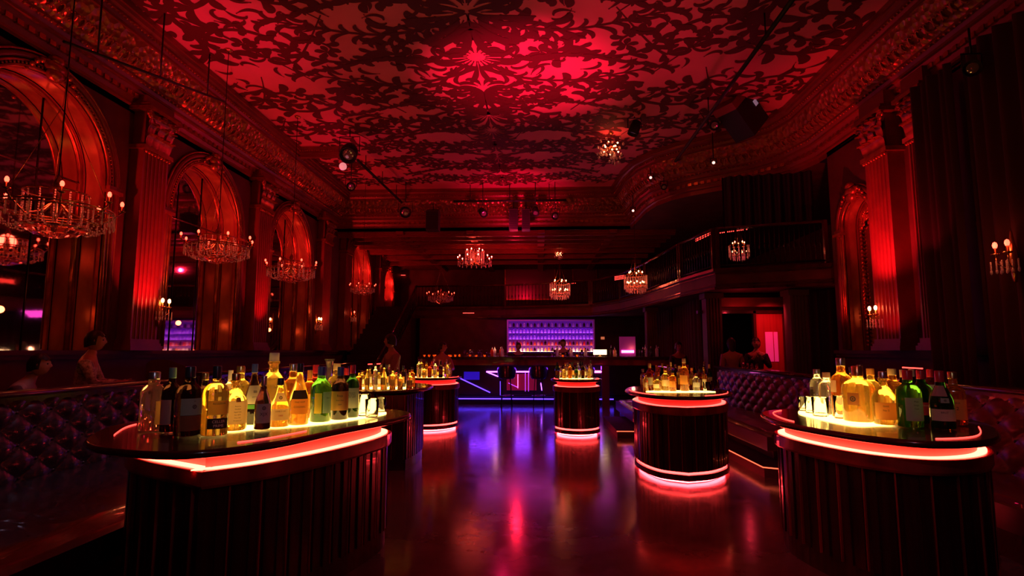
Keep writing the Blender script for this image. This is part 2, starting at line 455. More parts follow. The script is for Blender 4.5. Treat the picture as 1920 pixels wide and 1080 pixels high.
# ---- walls with arches
def arch_wall(name, X, side, y0, y1, arches, zt, zb=0., depth=.62, zsill=1.45, back=None):
    """side=+1: wall's back lies towards +X. arches: (yc, r, zspring)"""
    mb = MB(); n = 24; mirrors = []
    ys = y0
    for (yc, r, zs) in sorted(arches):
        a, b_ = yc-r, yc+r
        mb.add([(X, ys, zb), (X, a, zb), (X, a, zt), (X, ys, zt)], [(0, 1, 2, 3)], m_wall)
        mb.add([(X, a, zb), (X, b_, zb), (X, b_, zsill), (X, a, zsill)], [(0, 1, 2, 3)], m_wall)
        arc = [(yc-r*math.cos(PI*i/n), zs+r*math.sin(PI*i/n)) for i in range(n+1)]
        for i in range(n):
            (p, q), (p2, q2) = arc[i], arc[i+1]
            mb.add([(X, p, q), (X, p2, q2), (X, p2, zt), (X, p, zt)], [(0, 1, 2, 3)], m_wall)
        cont = [(a, zsill)]+arc+[(b_, zsill)]
        XB = X+side*depth
        # splayed reveal in three bands: gilt edge, panel, gilt edge
        for d0, d1, mt in [(0, .05, m_gilt), (.05, .08, m_plaster), (.08, depth-.08, m_marble), (depth-.08, depth-.05, m_plaster), (depth-.05, depth, m_gilt)]:
            off = .018 if mt is m_marble else 0
            def rr(pt):
                if off == 0: return pt
                yy, zz = pt
                if zz <= zs: return (yy+off*(1 if yy > yc else -1), zz)
                k = (r+off)/r; return (yc+(yy-yc)*k, zs+(zz-zs)*k)
            vs = [(X+side*d0, *rr(c)) for c in cont]+[(X+side*d1, *rr(c)) for c in cont]; N = len(cont)
            mb.add(vs, [(i, i+1, N+i+1, N+i) for i in range(N-1)], mt, True)
        mb.add([(X, a, zsill), (X, b_, zsill), (XB, b_, zsill), (XB, a, zsill)], [(0, 1, 2, 3)], m_plaster)
        mirrors.append((XB, yc, r, zs, zsill)); ys = b_
    mb.add([(X, ys, zb), (X, y1, zb), (X, y1, zt), (X, ys, zt)], [(0, 1, 2, 3)], m_wall)
    # the wall's back, so that it has thickness
    XB2 = X+side*(depth+.12)
    mb.add([(XB2, y0, zb), (XB2, y1, zb), (XB2, y1, zt), (XB2, y0, zt)], [(0, 1, 2, 3)], m_wall)
    mb.add([(X, y1, zb), (XB2, y1, zb), (XB2, y1, zt), (X, y1, zt)], [(0, 1, 2, 3)], m_wall)
    mb.add([(X, y0, zb), (XB2, y0, zb), (XB2, y0, zt), (X, y0, zt)], [(0, 1, 2, 3)], m_wall)
    o = struct(mb, name)
    # dado rail and archivolts
    for (yc, r, zs) in arches:
        t = MB(); s = -side
        for rad, tr, mt in [(r+.03, .030, m_gilt), (r+.10, .022, m_gilt), (r+.17, .040, m_plaster), (r+.235, .018, m_gilt)]:
            pts = [(X+s*.03, yc-rad*math.cos(PI*i/28), zs+rad*math.sin(PI*i/28)) for i in range(29)]
            pts = [(X+s*.03, yc-rad, zsill+.02)]+pts+[(X+s*.03, yc+rad, zsill+.02)]
            t.tube(pts, tr, 6, mt)
        for i in range(64):
            a = PI*(i+.5)/64; t.ball((X+s*.045, yc-(r+.065)*math.cos(a), zs+(r+.065)*math.sin(a)), .021, m_gilt, 5)
        # impost blocks and keystone
        for sg in (-1, 1):
            t.box((X+s*.0, yc+sg*(r+.13)-.14, zs-.13), (X+s*.09, yc+sg*(r+.13)+.14, zs-.08), m_gilt)
            t.box((X+s*.0, yc+sg*(r+.13)-.12, zs-.08), (X+s*.07, yc+sg*(r+.13)+.12, zs-.02), m_plaster)
        kz = zs+r
        for j, (w, h) in enumerate([(.14, .10), (.18, .10), (.12, .08)]):
            t.ball((X+s*.10, yc, kz+.02+j*.10), .11, m_gilt, 8, (.8, w/.11, h/.11))
        for sg in (-1, 1):
            for j in range(5): t.ball((X+s*.08, yc+sg*(.12+.07*j), kz+.16-.03*j*j*.5), .05-.005*j, m_gilt, 6)
        t.build('archivolt', None, o)
    d = MB(); s = -side; yy0, yy1 = (y0, y1)
    d.box((X, yy0, zsill-.06), (X+s*.10, yy1, zsill), m_wall); d.box((X, yy0, zsill-.12), (X+s*.06, yy1, zsill-.06), m_wall)
    d.build('dado_rail', None, o)
    return o, mirrors

LA = [(7.03, 1.14, 3.98), (10.86, 1.14, 3.98), (14.75, 1.18, 3.98), (20.65, 1.18, 4.15), (24.6, .75, 4.2)]
wl, mirL = arch_wall('wall_left', XL, -1, YF, YB, LA, 6.5, depth=.40)
wr, mirR = arch_wall('wall_right', XR, 1, YF, 11.35, [(10.42, .46, 3.75), (6.35, .95, 3.2)], 6.5, depth=.3)
struct(MB().box((-7.4, YB, 0), (9.2, YB+.15, 6.6)), 'wall_back', m_wall)
struct(MB().box((9.0, 11.3, 0), (9.15, YB, 6.6)), 'wall_balcony_side', m_wall)
struct(MB().box((5.9, 11.36, 0), (9.15, 11.46, 6.6)), 'wall_return', m_wall)
mb = MB().box((-7.4, YF-.15, 0), (7, YF, 6.6)); struct(mb, 'wall_rear', m_wall)

names = ['at the left edge behind the biggest chandelier', 'second along the left wall', 'third along the left wall', 'fourth on the left, beyond the staircase wall', 'narrowest one, above the left staircase']
def mirror(Xb, yc, r, zs, zsill, side, label, tint=m_mirror, tracery=False):
    root = empty('arched_mirror', (Xb, yc, zsill), 0, label, 'mirror')
    g = MB(); n = 24; rr = r-.02
    cont = [(-rr, 0)]+[(-rr*math.cos(PI*i/n), zs-zsill+rr*math.sin(PI*i/n)) for i in range(n+1)]+[(rr, 0)]
    N = len(cont); xa = -side*.012; xb = -side*.0
    g.add([(xa, y, z) for y, z in cont]+[(xb, y, z) for y, z in cont], [list(range(N)), list(range(N, 2*N))]+[(i, (i+1) % N, N+(i+1) % N, N+i) for i in range(N)])
    g.build('glass', tint, root)
    f = MB()
    f.tube([(-side*.02, y, z) for y, z in cont], .03, 6, m_gilt)
    f.tube([(-side*.02, -rr, zs-zsill), (-side*.02, rr, zs-zsill)], .012, 4, m_iron)
    for k in ([-1/3, 1/3] if not tracery else [0]):
        y = rr*k; f.tube([(-side*.02, y, 0), (-side*.02, y, zs-zsill+math.sqrt(rr*rr-y*y))], .010, 4, m_iron)
    f.build('frame', None, root)
    if tracery:
        t = MB()
        for i in range(26):
            a = PI*i/25; c = (-side*.05, -(rr-.08)*math.cos(a), zs-zsill+(rr-.08)*math.sin(a))
            t.ball(c, .06, m_gilt, 6, (.6, 1, 1)); t.tube([(c[0], c[1]+.05*math.cos(q), c[2]+.05*math.sin(q)) for q in [j*.6 for j in range(9)]], .014, 4, m_gilt)
        for i in range(30):
            for sg in (-1, 1): t.ball((-side*.05, sg*(rr-.05), .1+i*(zs-zsill-.1)/30), .04, m_gilt, 5, (.6, 1, .8))
        for i in range(40):
            a = random.uniform(.1, PI-.1); q = random.uniform(.45, .9)*rr
            t.ball((-side*.05, -q*math.cos(a), zs-zsill+q*math.sin(a)*.9), .05, m_gilt, 6, (.5, 1, 1))
        t.build('carved_tracery', None, root)
    return root
for (X_, yc, r, zs, zl), nm in zip(mirL, names):
    mirror(X_, yc, r, zs, zl, -1, 'tall arched wall mirror with thin dark bars, '+nm)
for (X_, yc, r, zs, zl), nm, tr in zip(mirR, ['at the right edge of the photo behind the dark curtains', 'narrow carved gilt one left of the red-lit fluted column on the right'], [False, True]):
    mirror(X_, yc, r, zs, zl, 1, 'arched wall mirror, '+nm, tracery=tr)

# pilasters with leafy capitals
def pilaster(name, X, side, yc, w=.62, d=.22, z0=1.45, z1=4.72, full=False):
    s = -side; root = empty(name, (X, yc, z0), 0, kind='structure')
    b = MB(); H = z1-z0
    # fluted cross-section, (dist from wall, y)
    sec = [(0, -w/2), (d, -w/2)]; nf = 6; fw = (w-.06)/nf
    for i in range(nf):
        y = -w/2+.03+i*fw
        for k in range(6):
            a = PI*k/5; sec.append((d-.032*math.sin(a), y+fw*.12+fw*.38*(1-math.cos(a))))
    sec += [(d, w/2), (0, w/2)]
    n = len(sec); vs = []
    for z in (.18, H-.02):
        vs += [(s*p, q, z) for p, q in sec]
    b.add(vs, [(i, i+1, n+i+1, n+i) for i in range(n-1)], m_plaster, False)
    b.build('shaft', None, root)
    q = MB()
    for (e, za, zb_) in [(.07, 0, .07), (.05, .07, .11), (.03, .11, .18)]: q.box((0, -w/2-e, za), (s*(d+e), w/2+e, zb_))
    q.build('base', m_plaster, root)
    c = MB()
    c.box((0, -w/2-.05, H-.02), (s*(d+.05), w/2+.05, H+.05), m_gilt)
    for i in range(9): c.ball((s*(d+.03), -w/2+.02+i*(w-.04)/8, H-.05), .03, m_gilt, 6)
    c.box((s*.0, -w/2+.03, H+.05), (s*(d-.02), w/2-.03, H+.62), m_plaster)
    for row, (zz, hh, nn, od) in enumerate([(H+.05, .27, 4, .0), (H+.20, .30, 3, .02), (H+.36, .26, 4, .03)]):
        for i in range(nn):
            y = -w/2+.08+(w-.16)*(i+.5*(row % 2)*0)/(nn-1)
            def lf(u, v, y=y, zz=zz, hh=hh, od=od):
                wd = .085*math.sin(PI*min(.97, v*.8+.18))**.6
                curl = max(0, v-.6)/.4
                return (s*(d+od+.02+.09*v*v+.05*curl), y+(u-.5)*2*wd, zz+hh*(v-.35*curl*curl)+.02*math.sin(u*PI*5))
            c.grid(lf, 6, 7, m_gilt)
    for sg in (-1, 1):                       # corner volutes
        ctr = Vector((s*(d+.08), sg*(w/2+.0), H+.55))
        pts = [ctr+Vector((0, sg*math.cos(a)*.085*math.exp(-a*.14), math.sin(a)*.085*math.exp(-a*.14))) for a in [j*.5 for j in range(20)]]
        c.tube([ctr+Vector((-s*.03, -sg*.22, -.18)), ctr+Vector((0, -sg*.02, .07))]+pts, .026, 6, m_gilt)
        c.ball(ctr, .04, m_gilt, 6)
    c.ball((s*(d+.10), 0, H+.58), .07, m_gilt, 8, (.6, 1.2, .9))
    c.box((0, -w/2-.10, H+.62), (s*(d+.14), w/2+.10, H+.68), m_gilt); c.box((0, -w/2-.07, H+.68), (s*(d+.10), w/2+.07, H+.74), m_plaster)
    c.build('capital', None, root)
    k = MB()                                 # entablature block breaking forward over the pilaster
    k.box((0, -w/2-.04, H+.74), (s*(d+.02), w/2+.04, 5.60-z0), m_plaster)
    k.build('entablature_block', None, root)
    return root
for i, y in enumerate([8.95, 12.8, 16.8, 18.75, 22.9]): pilaster('trim_%d' % (4+i), XL, -1, y)
pilaster('trim_9', XR, 1, 9.32, w=.62, d=.26, z1=4.62)
pilaster('trim_10', XR, 1, 8.45, w=.42, d=.16, z1=4.62)

# balcony
BZ0, BZ1 = 2.72, 3.16
BP = [Vector(p) for p in [(-5.0, 22.6), (-1.3, 22.3), (1.95, 21.2), (2.75, 19.3), (3.15, 16.9), (3.42, 13.8), (3.72, 12.05), (5.75, 10.75+.62)]]
mb = MB(); back = [(9.0, 11.46), (9.0, YB), (-6.6, YB), (-6.6, 22.6)]
pp = [(p.x, p.y) for p in BP]+back
mb.prism(pp, BZ0+.02, BZ1, m_wall)
# mouldings on the fascia
for zz, e, h in [(BZ0, .03, .05), (BZ0+.09, .015, .02), (BZ1-.06, .05, .06), (BZ1-.12, .02, .02)]:
    for a, b_ in zip(BP, BP[1:]):
        u = (b_-a); mid = (a+b_)/2
        mb.obox((mid.x, mid.y, zz+h/2), (u.x, u.y, 0), u.length/2+.01, e, h/2, m_wood)
struct(mb, 'floor_balcony')
seglab = ['straight iron balcony railing over the back bar, left part', 'balcony railing over the back bar shelves, right part', None, None, None, 'slanting balcony railing on the right, seen obliquely above the bar', 'balcony railing facing us at right beside the carved mirror']
def railing(pts, z, h, step, label, name='balcony_railing', slope=0):
    pts = [Vector(p) for p in pts]
    e0 = (pts[1]-pts[0]).normalized()*.06; e1 = (pts[-1]-pts[-2]).normalized()*.06; pts[0] = pts[0]+e0; pts[-1] = pts[-1]-e1
    root = empty(name, (pts[0].x, pts[0].y, z), 0, label, 'railing')
    o = Vector((pts[0].x, pts[0].y, z)); r = MB(); zz = 0
    P3 = [Vector((p[0], p[1], z if len(p) < 3 else p[2])) for p in pts]
    P3 = [p-o for p in P3]
    r.tube([p+Vector((0, 0, h)) for p in P3], .035, 6); r.build('handrail', m_wood, root)
    r = MB(); r.tube([p+Vector((0, 0, .06)) for p in P3], .018, 4); r.build('bottom_rail', m_iron, root)
    mbb = MB(); mbb.tube([(0, 0, .06), (0, 0, h)], .011, 5)
    mbb.tube([(0, 0, h*.40), (0, 0, h*.45), (0, 0, h*.5), (0, 0, h*.55)], [.011, .024, .024, .011], 6)
    me = mbb.mesh('baluster'); me.materials.append(m_iron); cnt = 0
    for a, b_ in zip(P3, P3[1:]):
        L = (b_-a).length; n = max(1, int(L/step))
        for i in range(n):
            if cnt >= 98: break
            q = bpy.data.objects.new('baluster', me); COL.objects.link(q); q.parent = root; q.location = a+(b_-a)*(i/n); cnt += 1
    me2 = MB().box((-.035, -.035, 0), (.035, .035, h+.02)).mesh('newel_post'); me2.materials.append(m_wood)
    for a in P3:
        q = bpy.data.objects.new('newel_post', me2); COL.objects.link(q); q.parent = root; q.location = a
    return root
railing(BP[0:3], BZ1, .85, .14, 'long dark iron balcony railing above the back bar')
railing(BP[2:6], BZ1, .85, .15, 'curving balcony railing on the right, running away towards the back bar')
railing(BP[5:7], BZ1, .85, .12, 'short slanting balcony railing with a red handrail, between the curved run and the front run')
railing(BP[6:8], BZ1, .85, .09, 'balcony railing facing us at right, beside the carved mirror')

# staircase on the left leading up to the balcony
st = empty('staircase', (-5.7, 16.8, 0), 0, 'dark staircase climbing to the balcony beside the left wall', 'staircase')
nst = 17; run = 5.5/nst; rise = BZ1/nst
sb = MB()
for i in range(nst):
    sb.box((-.66, i*run, 0), (.75, 5.8, (i+1)*rise) if i == nst-1 else (.75, (i+1)*run+.02, (i+1)*rise))
sb.build('steps', m_carpet, st)
a = MB()
a.add([(.76, -.05, 0), (.76, 5.8, 0), (.76, 5.8, BZ1), (.76, 5.5, BZ1), (.76, -.05, rise+.05), (.82, -.05, 0), (.82, 5.8, 0), (.82, 5.8, BZ1), (.82, 5.5, BZ1), (.82, -.05, rise+.05)],
      [(0, 1, 2, 3, 4), (9, 8, 7, 6, 5), (0, 5, 6, 1), (1, 6, 7, 2), (2, 7, 8, 3), (3, 8, 9, 4), (4, 9, 5, 0)])
a.build('side_panel', m_wood, st)
railing([(-4.81, 16.75, .20), (-4.81, 22.2, 3.16)], .2, .85, .22, 'sloping red-lit stair handrail with thin balusters at the left staircase', name='stair_railing')

# wall behind the bar, under the balcony, with curtains and the lit door
mb = MB(); mb.box((-4.7, 22.4, 0), (4.3, 22.55, BZ0)); struct(mb, 'wall_bar', m_wall)
def curtain(p0, p1, z0, z1, label, folds=10, amp=.07, m=m_curtain, name='velvet_curtain', top=None):
    p0 = Vector(p0); p1 = Vector(p1); u = p1-p0; nrm = Vector((-u.y, u.x)).normalized(); n = folds*8
    b = MB()
    def fn(a, v):
        q = p0+u*a+nrm*(amp*math.sin(a*folds*2*PI)*(.75+.25*v)+.03*math.sin(a*17+1.3)); return (q.x, q.y, z0+(z1-z0)*v)
    b.grid(fn, n, 6, m)
    def fn2(a, v):
        q = p0+u*a+nrm*(amp*math.sin(a*folds*2*PI)*(.75+.25*v)+.03*math.sin(a*17+1.3)+.012); return (q.x, q.y, z0+(z1-z0)*v)
    b.grid(fn2, n, 6, m, flip=True)
    return tag(b.build(name), label, 'curtain')
curtain((4.2, 21.9), (4.0, 14.2), .02, BZ0, 'long dark velvet curtain hanging under the balcony right of the bar', 22)
curtain((5.42, 8.2), (5.42, 7.35), .02, 5.2, 'tall dark red curtain right of the fluted column, catching a red spot', 5, .06)
curtain((5.45, 7.25), (5.45, 4.6), .02, 5.25, 'very tall near-black curtain filling the right edge of the room', 11, .08)
curtain((6.3, 11.9), (5.75, 12.7), .02, BZ0, 'narrow reddish curtain below the balcony left of the carved mirror', 4, .05)
# partition with the open doorway at Y=13.2
YD = 13.2
dl = Py(1330, 690, YD).x; dr = Py(1472, 690, YD).x; dt = Py(1400, 588, YD).z
mb = MB()
mb.box((4.0, YD, 0), (dl, YD+.12, BZ0), m_wall); mb.box((dr, YD, 0), (9, YD+.12, BZ0), m_wall); mb.box((dl, YD, dt), (dr, YD+.12, BZ0), m_wall)
mb.box((4.0, YD+2.2, 0), (9, YD+2.3, BZ0), m_black)
struct(mb, 'wall_doorway')
d = empty('door_1', (Py(1420, 690, YD).x, YD-.02, 0), 0, kind='structure')
w = Py(1470, 690, YD).x-Py(1420, 690, YD).x
m_door = mat('scarlet_door', (.55, .05, .04), .45, noise=(3, (.40, .03, .03), (6, 6, .3)))
b = MB(); b.box((0, 0, .02), (w, .05, dt)); b.build('door_panel', m_door, d)
b = MB(); b.box((w*.34, -.012, 1.2), (w*.62, .0, dt-.42)); b.box((w*.66, -.012, 1.2), (w*.80, .0, dt-.42)); b.build('window_pane', mat('pink_glass', (.9, .25, .5), .3, emit=(1, .03, .25), es=.35), d)
b = MB(); b.box((-.06, -.05, 0), (0, .07, dt+.06)); b.box((w, -.05, 0), (w+.06, .07, dt+.06)); b.box((-1.3, -.05, dt), (w+.06, .07, dt+.07)); b.build('frame', m_wood, d)
b = MB(); b.tube([(.06, -.03, 1.0), (.06, -.03, 1.2)], .012, 6); b.build('handle', m_brass, d)
mb = MB(); bl = Py(1325, 575, 12.9)
mb.box((bl.x, 12.85, 2.42), (dr+.1, 13.19, 2.62)); struct(mb, 'trim_11', m_plaster)
# square pillar clad in ribbed grey plaster
def pillar(x, y, w, z1, name, m):
    p = MB(); p.box((x-w/2, y-w/2, 0), (x+w/2, y+w/2, z1))
    for i in range(5):
        q = x-w/2+w*(i+.5)/5; p.box((q-.02, y-w/2-.02, .1), (q+.02, y-w/2, z1-.1))
    p.box((x-w/2-.04, y-w/2-.04, 0), (x+w/2+.04, y+w/2+.04, .12)); p.box((x-w/2-.04, y-w/2-.04, z1-.12), (x+w/2+.04, y+w/2+.04, z1))
    return struct(p, name, m)
m_grey = mat('grey_plaster', (.12, .075, .075), .6)
pc = Py(1497, 690, 12.3); pillar(pc.x, 12.3, .34, BZ0, 'trim_12', m_grey)
pc = Py(1375, 690, 13.0)
pillar(3.9, 13.0, .34, BZ0, 'trim_13', m_wall)
pillar(3.35, 17.2, .3, BZ0, 'trim_14', m_wall)

# drape and hidden stage box hanging under the right rear ceiling
curtain(Py(1352, 300, 12.5).to_2d(), Py(1520, 300, 12.2).to_2d(), 4.15, 5.28, 'broad black drape hanging from the ceiling above the front balcony railing', 9, .05, m=m_black, name='black_drape')

# ------------------------------------------------------------------ bottle tables (pods)
def pod(loc, top, body, label, sharp_b=(), slat=.085, panel=None, ring=None, base_led=True, zt=.95, z0=0., ledge=True, led=None):
    """top/body: world outlines (counter-clockwise)"""
    led = led or m_ledmid
    L = Vector(loc); root = empty('bar_pod', (L.x, L.y, z0), 0, label, 'table')
    T = catmull([Vector(p)-L for p in top], 7); B = catmull([Vector(p)-L for p in body], 7, sharp_b)
    t = MB(); sweep_ring(t, T, [(-.03, zt-.045), (0, zt-.035), (.006, zt-.02), (0, zt-.006), (-.012, zt)], m_wood, smooth=True)
    Ti = inset(T, .012); t.add([(p.x, p.y, zt) for p in Ti], [list(range(len(Ti)))], m_wood)
    Tj = inset(T, .03); t.add([(p.x, p.y, zt-.045) for p in Tj], [list(range(len(Tj)))[::-1]], m_wood)
    t.build('table_top', None, root)
    n = len(B)
    if ledge:
        R = inset(B, .075); r = MB(); r.prism([(p.x, p.y) for p in R], zt-.125, zt-.045, smooth=False); r.build('lit_riser', m_riser, root)
        l = MB(); sweep_ring(l, inset(B, .062), [(-.012, zt-.124), (-.012, zt-.118), (.036, zt-.118), (.036, zt-.124)], led); l.build('led_strip', led, root)
        g = MB(); sweep_ring(g, B, [(-.09, zt-.125), (-.004, zt-.125), (.003, zt-.128), (.004, zt-.20), (-.004, zt-.215), (-.03, zt-.22)], m_band); g.build('ledge_band', None, root)
        zb = zt-.21
    else: zb = zt-.05
    s = MB(); BI = inset(B, .03)
    s.prism([(p.x, p.y) for p in BI], .125 if base_led else 0, zb, m_slat, smooth=False)
    for i, (p, tn) in enumerate(resample(BI, slat)):
        s.obox((p.x, p.y, (.125+zb)/2), (tn.x, tn.y, 0), slat*.27, .011, (zb-.125)/2-.004, m_slat)
        if i % 2: s.obox((p.x+tn.x*slat*.42, p.y+tn.y*slat*.42, (.125+zb)/2), (tn.x, tn.y, 0), slat*.05, .016, (zb-.125)/2-.004, m_band)
    s.build('slatted_body', None, root)
    if base_led:
        q = MB(); sweep_ring(q, BI, [(-.05, .124), (-.008, .124), (-.008, .100), (-.05, .100)], m_led2); q.build('base_led', m_led2, root)
        q = MB(); q.prism([(p.x, p.y) for p in inset(B, .012)], .035, .099, m_wood); q.build('plinth', m_wood, root)
        q = MB(); sweep_ring(q, BI, [(-.06, .034), (-.035, .034), (-.035, .010), (-.06, .010)], m_ledfl); q.build('floor_led', m_ledfl, root)
    if panel:
        PN = catmull([Vector(p)-L for p in panel], 6); q = MB(); q.prism([(p.x, p.y) for p in PN], zt+.0005, zt+.006, m_gold)
        q.build('light_panel', None, root)
    if ring:
        q = MB(); RG = inset(T, ring[0]); n = len(RG)
        for a0, a1 in ring[1]:
            pts = [RG[i % n] for i in range(int(a0*n), int(a1*n)+1)]
            q.tube([(p.x, p.y, zt+.003) for p in pts], .0035, 4)
        q.build('inlaid_led', m_ledthin, root)
    return root
LT_top = [(-1.76, 2.83), (-1.46, 3.13), (-1.27, 3.68), (-1.08, 4.2), (-1.02, 4.56), (-1.2, 4.86), (-1.7, 5.0), (-2.4, 4.85), (-2.8, 4.35), (-2.86, 3.8), (-2.68, 3.36), (-2.45, 3.05), (-2.13, 2.87)]
LT_body = [(-1.74, 2.95), (-1.52, 3.2), (-1.28, 3.68), (-1.13, 4.28), (-1.25, 4.62), (-1.7, 4.75), (-2.3, 4.6), (-2.6, 4.1), (-2.52, 3.45)]
LT_pan = [tuple(Pz(*q, .95).to_2d()) for q in [(345, 803), (400, 811), (450, 808), (500, 803), (560, 800), (640, 791), (722, 777), (700, 772), (600, 776), (480, 783), (350, 789)]]
pod((-1.85, 3.9), LT_top, LT_body, 'large bar pod with bottles at near left, sharp front corner and bright red ledge light', (0,), panel=LT_pan, ring=(.13, [(.06, .14), (.70, .80)]), base_led=False, led=m_led)
RT_top = [(2.2, 3.32), (2.56, 3.42), (2.87, 3.77), (3.13, 4.26), (3.1, 4.75), (2.7, 5.1), (2.2, 5.12), (1.83, 4.85), (1.70, 4.3), (1.78, 3.86), (1.95, 3.5)]
RT_body = [(2.29, 3.46), (2.66, 3.6), (2.93, 3.95), (3.02, 4.4), (2.7, 4.85), (2.2, 4.9), (1.85, 4.65), (1.78, 4.3), (1.86, 3.9), (2.02, 3.6)]
RT_pan = [tuple(Pz(*q, .95).to_2d()) for q in [(1498, 776), (1545, 789), (1600, 799), (1640, 799), (1680, 795), (1690, 785), (1650, 778), (1600, 773), (1560, 769), (1510, 769)]]
pod((2.4, 4.2), RT_top, RT_body, 'rounded bar pod with bottles at near right, red light band under its top', (), panel=RT_pan, ring=(.09, [(.02, .22), (.60, .76)]), base_led=False, led=m_led)
def ngon(cx, cy, rx, ry, n=10, rot=0, corner=0):
    out = []
    for i in range(n):
        a = -PI/2+2*PI*i/n; k = 1+(corner if i == 0 else 0)
        out.append((cx+rx*math.cos(a)*k, cy+ry*math.sin(a)*k))
    return out
R3_body = ngon(1.75, 7.35, .56, .86, 12, corner=.04)
R3_body = [(x-.09*(y-7.3)*0+ .10*(7.35-y)*-1*0, y) for x, y in R3_body]
c3 = (1.74, 7.3)
R3_body = [(1.62, 6.42), (1.95, 6.58), (2.24, 6.98), (2.33, 7.5), (2.1, 8.0), (1.75, 8.15), (1.4, 8.0), (1.2, 7.5), (1.2, 7.0), (1.34, 6.6)]
R3_top = [(1.60, 6.36), (1.95, 6.48), (2.27, 6.9), (2.36, 7.45), (2.15, 8.1), (1.72, 8.25), (1.32, 8.1), (1.12, 7.55), (1.12, 7.0), (1.28, 6.56)]
pod(c3, R3_top, R3_body, 'bar pod right of centre with red ledge light, red base ring and blunt front ridge', (0,), panel=[(1.5, 6.98), (1.85, 6.99), (2.12, 7.05), (2.05, 7.2), (1.7, 7.26), (1.4, 7.2), (1.30, 7.05)], ring=(.05, [(.08, .25), (.72, .9)]), slat=.07)
CC = (.67, 10.35); C_body = ngon(CC[0], CC[1], .42, .52); C_top = ngon(CC[0], CC[1], .45, .55)
pod(CC, C_top, C_body, 'small round bar pod in the centre of the floor, in front of the bar stools', (), panel=ngon(CC[0], CC[1]-.02, .30, .14), ring=(.05, [(.15, .3), (.7, .85)]), slat=.07)
LC = (-2.05, 10.95); L_body = [(x, y) for x, y in ngon(LC[0], LC[1], .53, .66)]; L_top = ngon(LC[0], LC[1], .56, .69)
pod(LC, L_top, L_body, 'round bar pod at centre left with red glowing base, beside the blue-lit bar front', (), panel=ngon(LC[0], LC[1]-.2, .36, .18), ring=(.05, [(.15, .3), (.7, .85)]), slat=.07)
L2_top = [(-1.9, 7.02), (-1.62, 7.35), (-1.5, 7.95), (-1.62, 8.55), (-2.0, 8.9), (-2.5, 8.8), (-2.85, 8.3), (-2.9, 7.6), (-2.65, 7.1), (-2.3, 6.92)]
L2_body = [(-1.9, 6.98), (-1.6, 7.02), (-1.55, 7.5), (-1.62, 8.1), (-2.0, 8.6), (-2.5, 8.5), (-2.75, 8.0), (-2.75, 7.4), (-2.5, 7.05), (-2.2, 6.97)]
pod((-2.2, 7.8), L2_top, L2_body, 'dark bar pod behind the near left one, crowded with small gold bottles, no ledge light', (1,), panel=[(-1.75, 7.45), (-1.72, 7.8), (-1.9, 8.0), (-2.2, 7.85), (-2.5, 7.75), (-2.55, 7.5), (-2.2, 7.42)], ledge=False, base_led=False, slat=.075)

# ------------------------------------------------------------------ bottles
def G(name, col, cloudy, rough=.04): return mat('glass_'+name, col, rough, trans=1., ior=1.38, cloudy=cloudy)
GL = {'gold': G('gold', (1, .70, .20), .14), 'amber': G('amber', (.85, .33, .06), .14), 'clear': G('clear', (.97, .95, .92), .05), 'pink': G('pink', (1, .62, .55), .10),
      'green': G('green', (.10, .42, .06), .12), 'dkgreen': G('dark_green', (.035, .13, .03), .12), 'dark': G('dark', (.055, .022, .02), .10), 'plum': G('plum', (.07, .02, .06), .15), 'red': G('red', (.5, .05, .03), .18)}
CAP = {'black': mat('cap_black', (.03, .03, .045), .3, coat=.3), 'silver': mat('cap_silver', (.6, .58, .62), .25, metal=.9), 'white': mat('cap_white', (.75, .62, .55), .5), 'red': mat('cap_red', (.55, .02, .05), .3, coat=.4),
       'greenc': mat('cap_green', (.18, .34, .28), .4), 'cork': mat('cap_cork', (.62, .42, .25), .7), 'orange': mat('cap_orange', (.75, .3, .05), .35), 'gold': mat('cap_gold', (.8, .55, .2), .25, metal=.9), 'blue': mat('cap_blue', (.05, .08, .35), .3, coat=.4)}
LAB = {'cream': mat('label_cream', (.85, .78, .62), .6, cloudy=.75), 'yellow': mat('label_yellow', (.90, .62, .10), .6, cloudy=.75), 'green': mat('label_sage', (.45, .62, .50), .6, cloudy=.75), 'pinkl': mat('label_pink', (.70, .35, .38), .6, cloudy=.75), 'grey': mat('label_grey', (.52, .52, .54), .6, cloudy=.75),
       'orange': mat('label_orange', (.85, .42, .12), .6, cloudy=.75), 'black': mat('label_black', (.04, .03, .03), .5, cloudy=.5), 'redl': mat('label_red', (.50, .04, .06), .5, cloudy=.5), 'brown': mat('label_brown', (.35, .14, .06), .6, cloudy=.75), 'limel': mat('label_green', (.15, .45, .08), .6, cloudy=.75)}
INK = mat('printed_ink', (.05, .04, .04), .6); INKW = mat('pale_ink', (.8, .75, .65), .6)
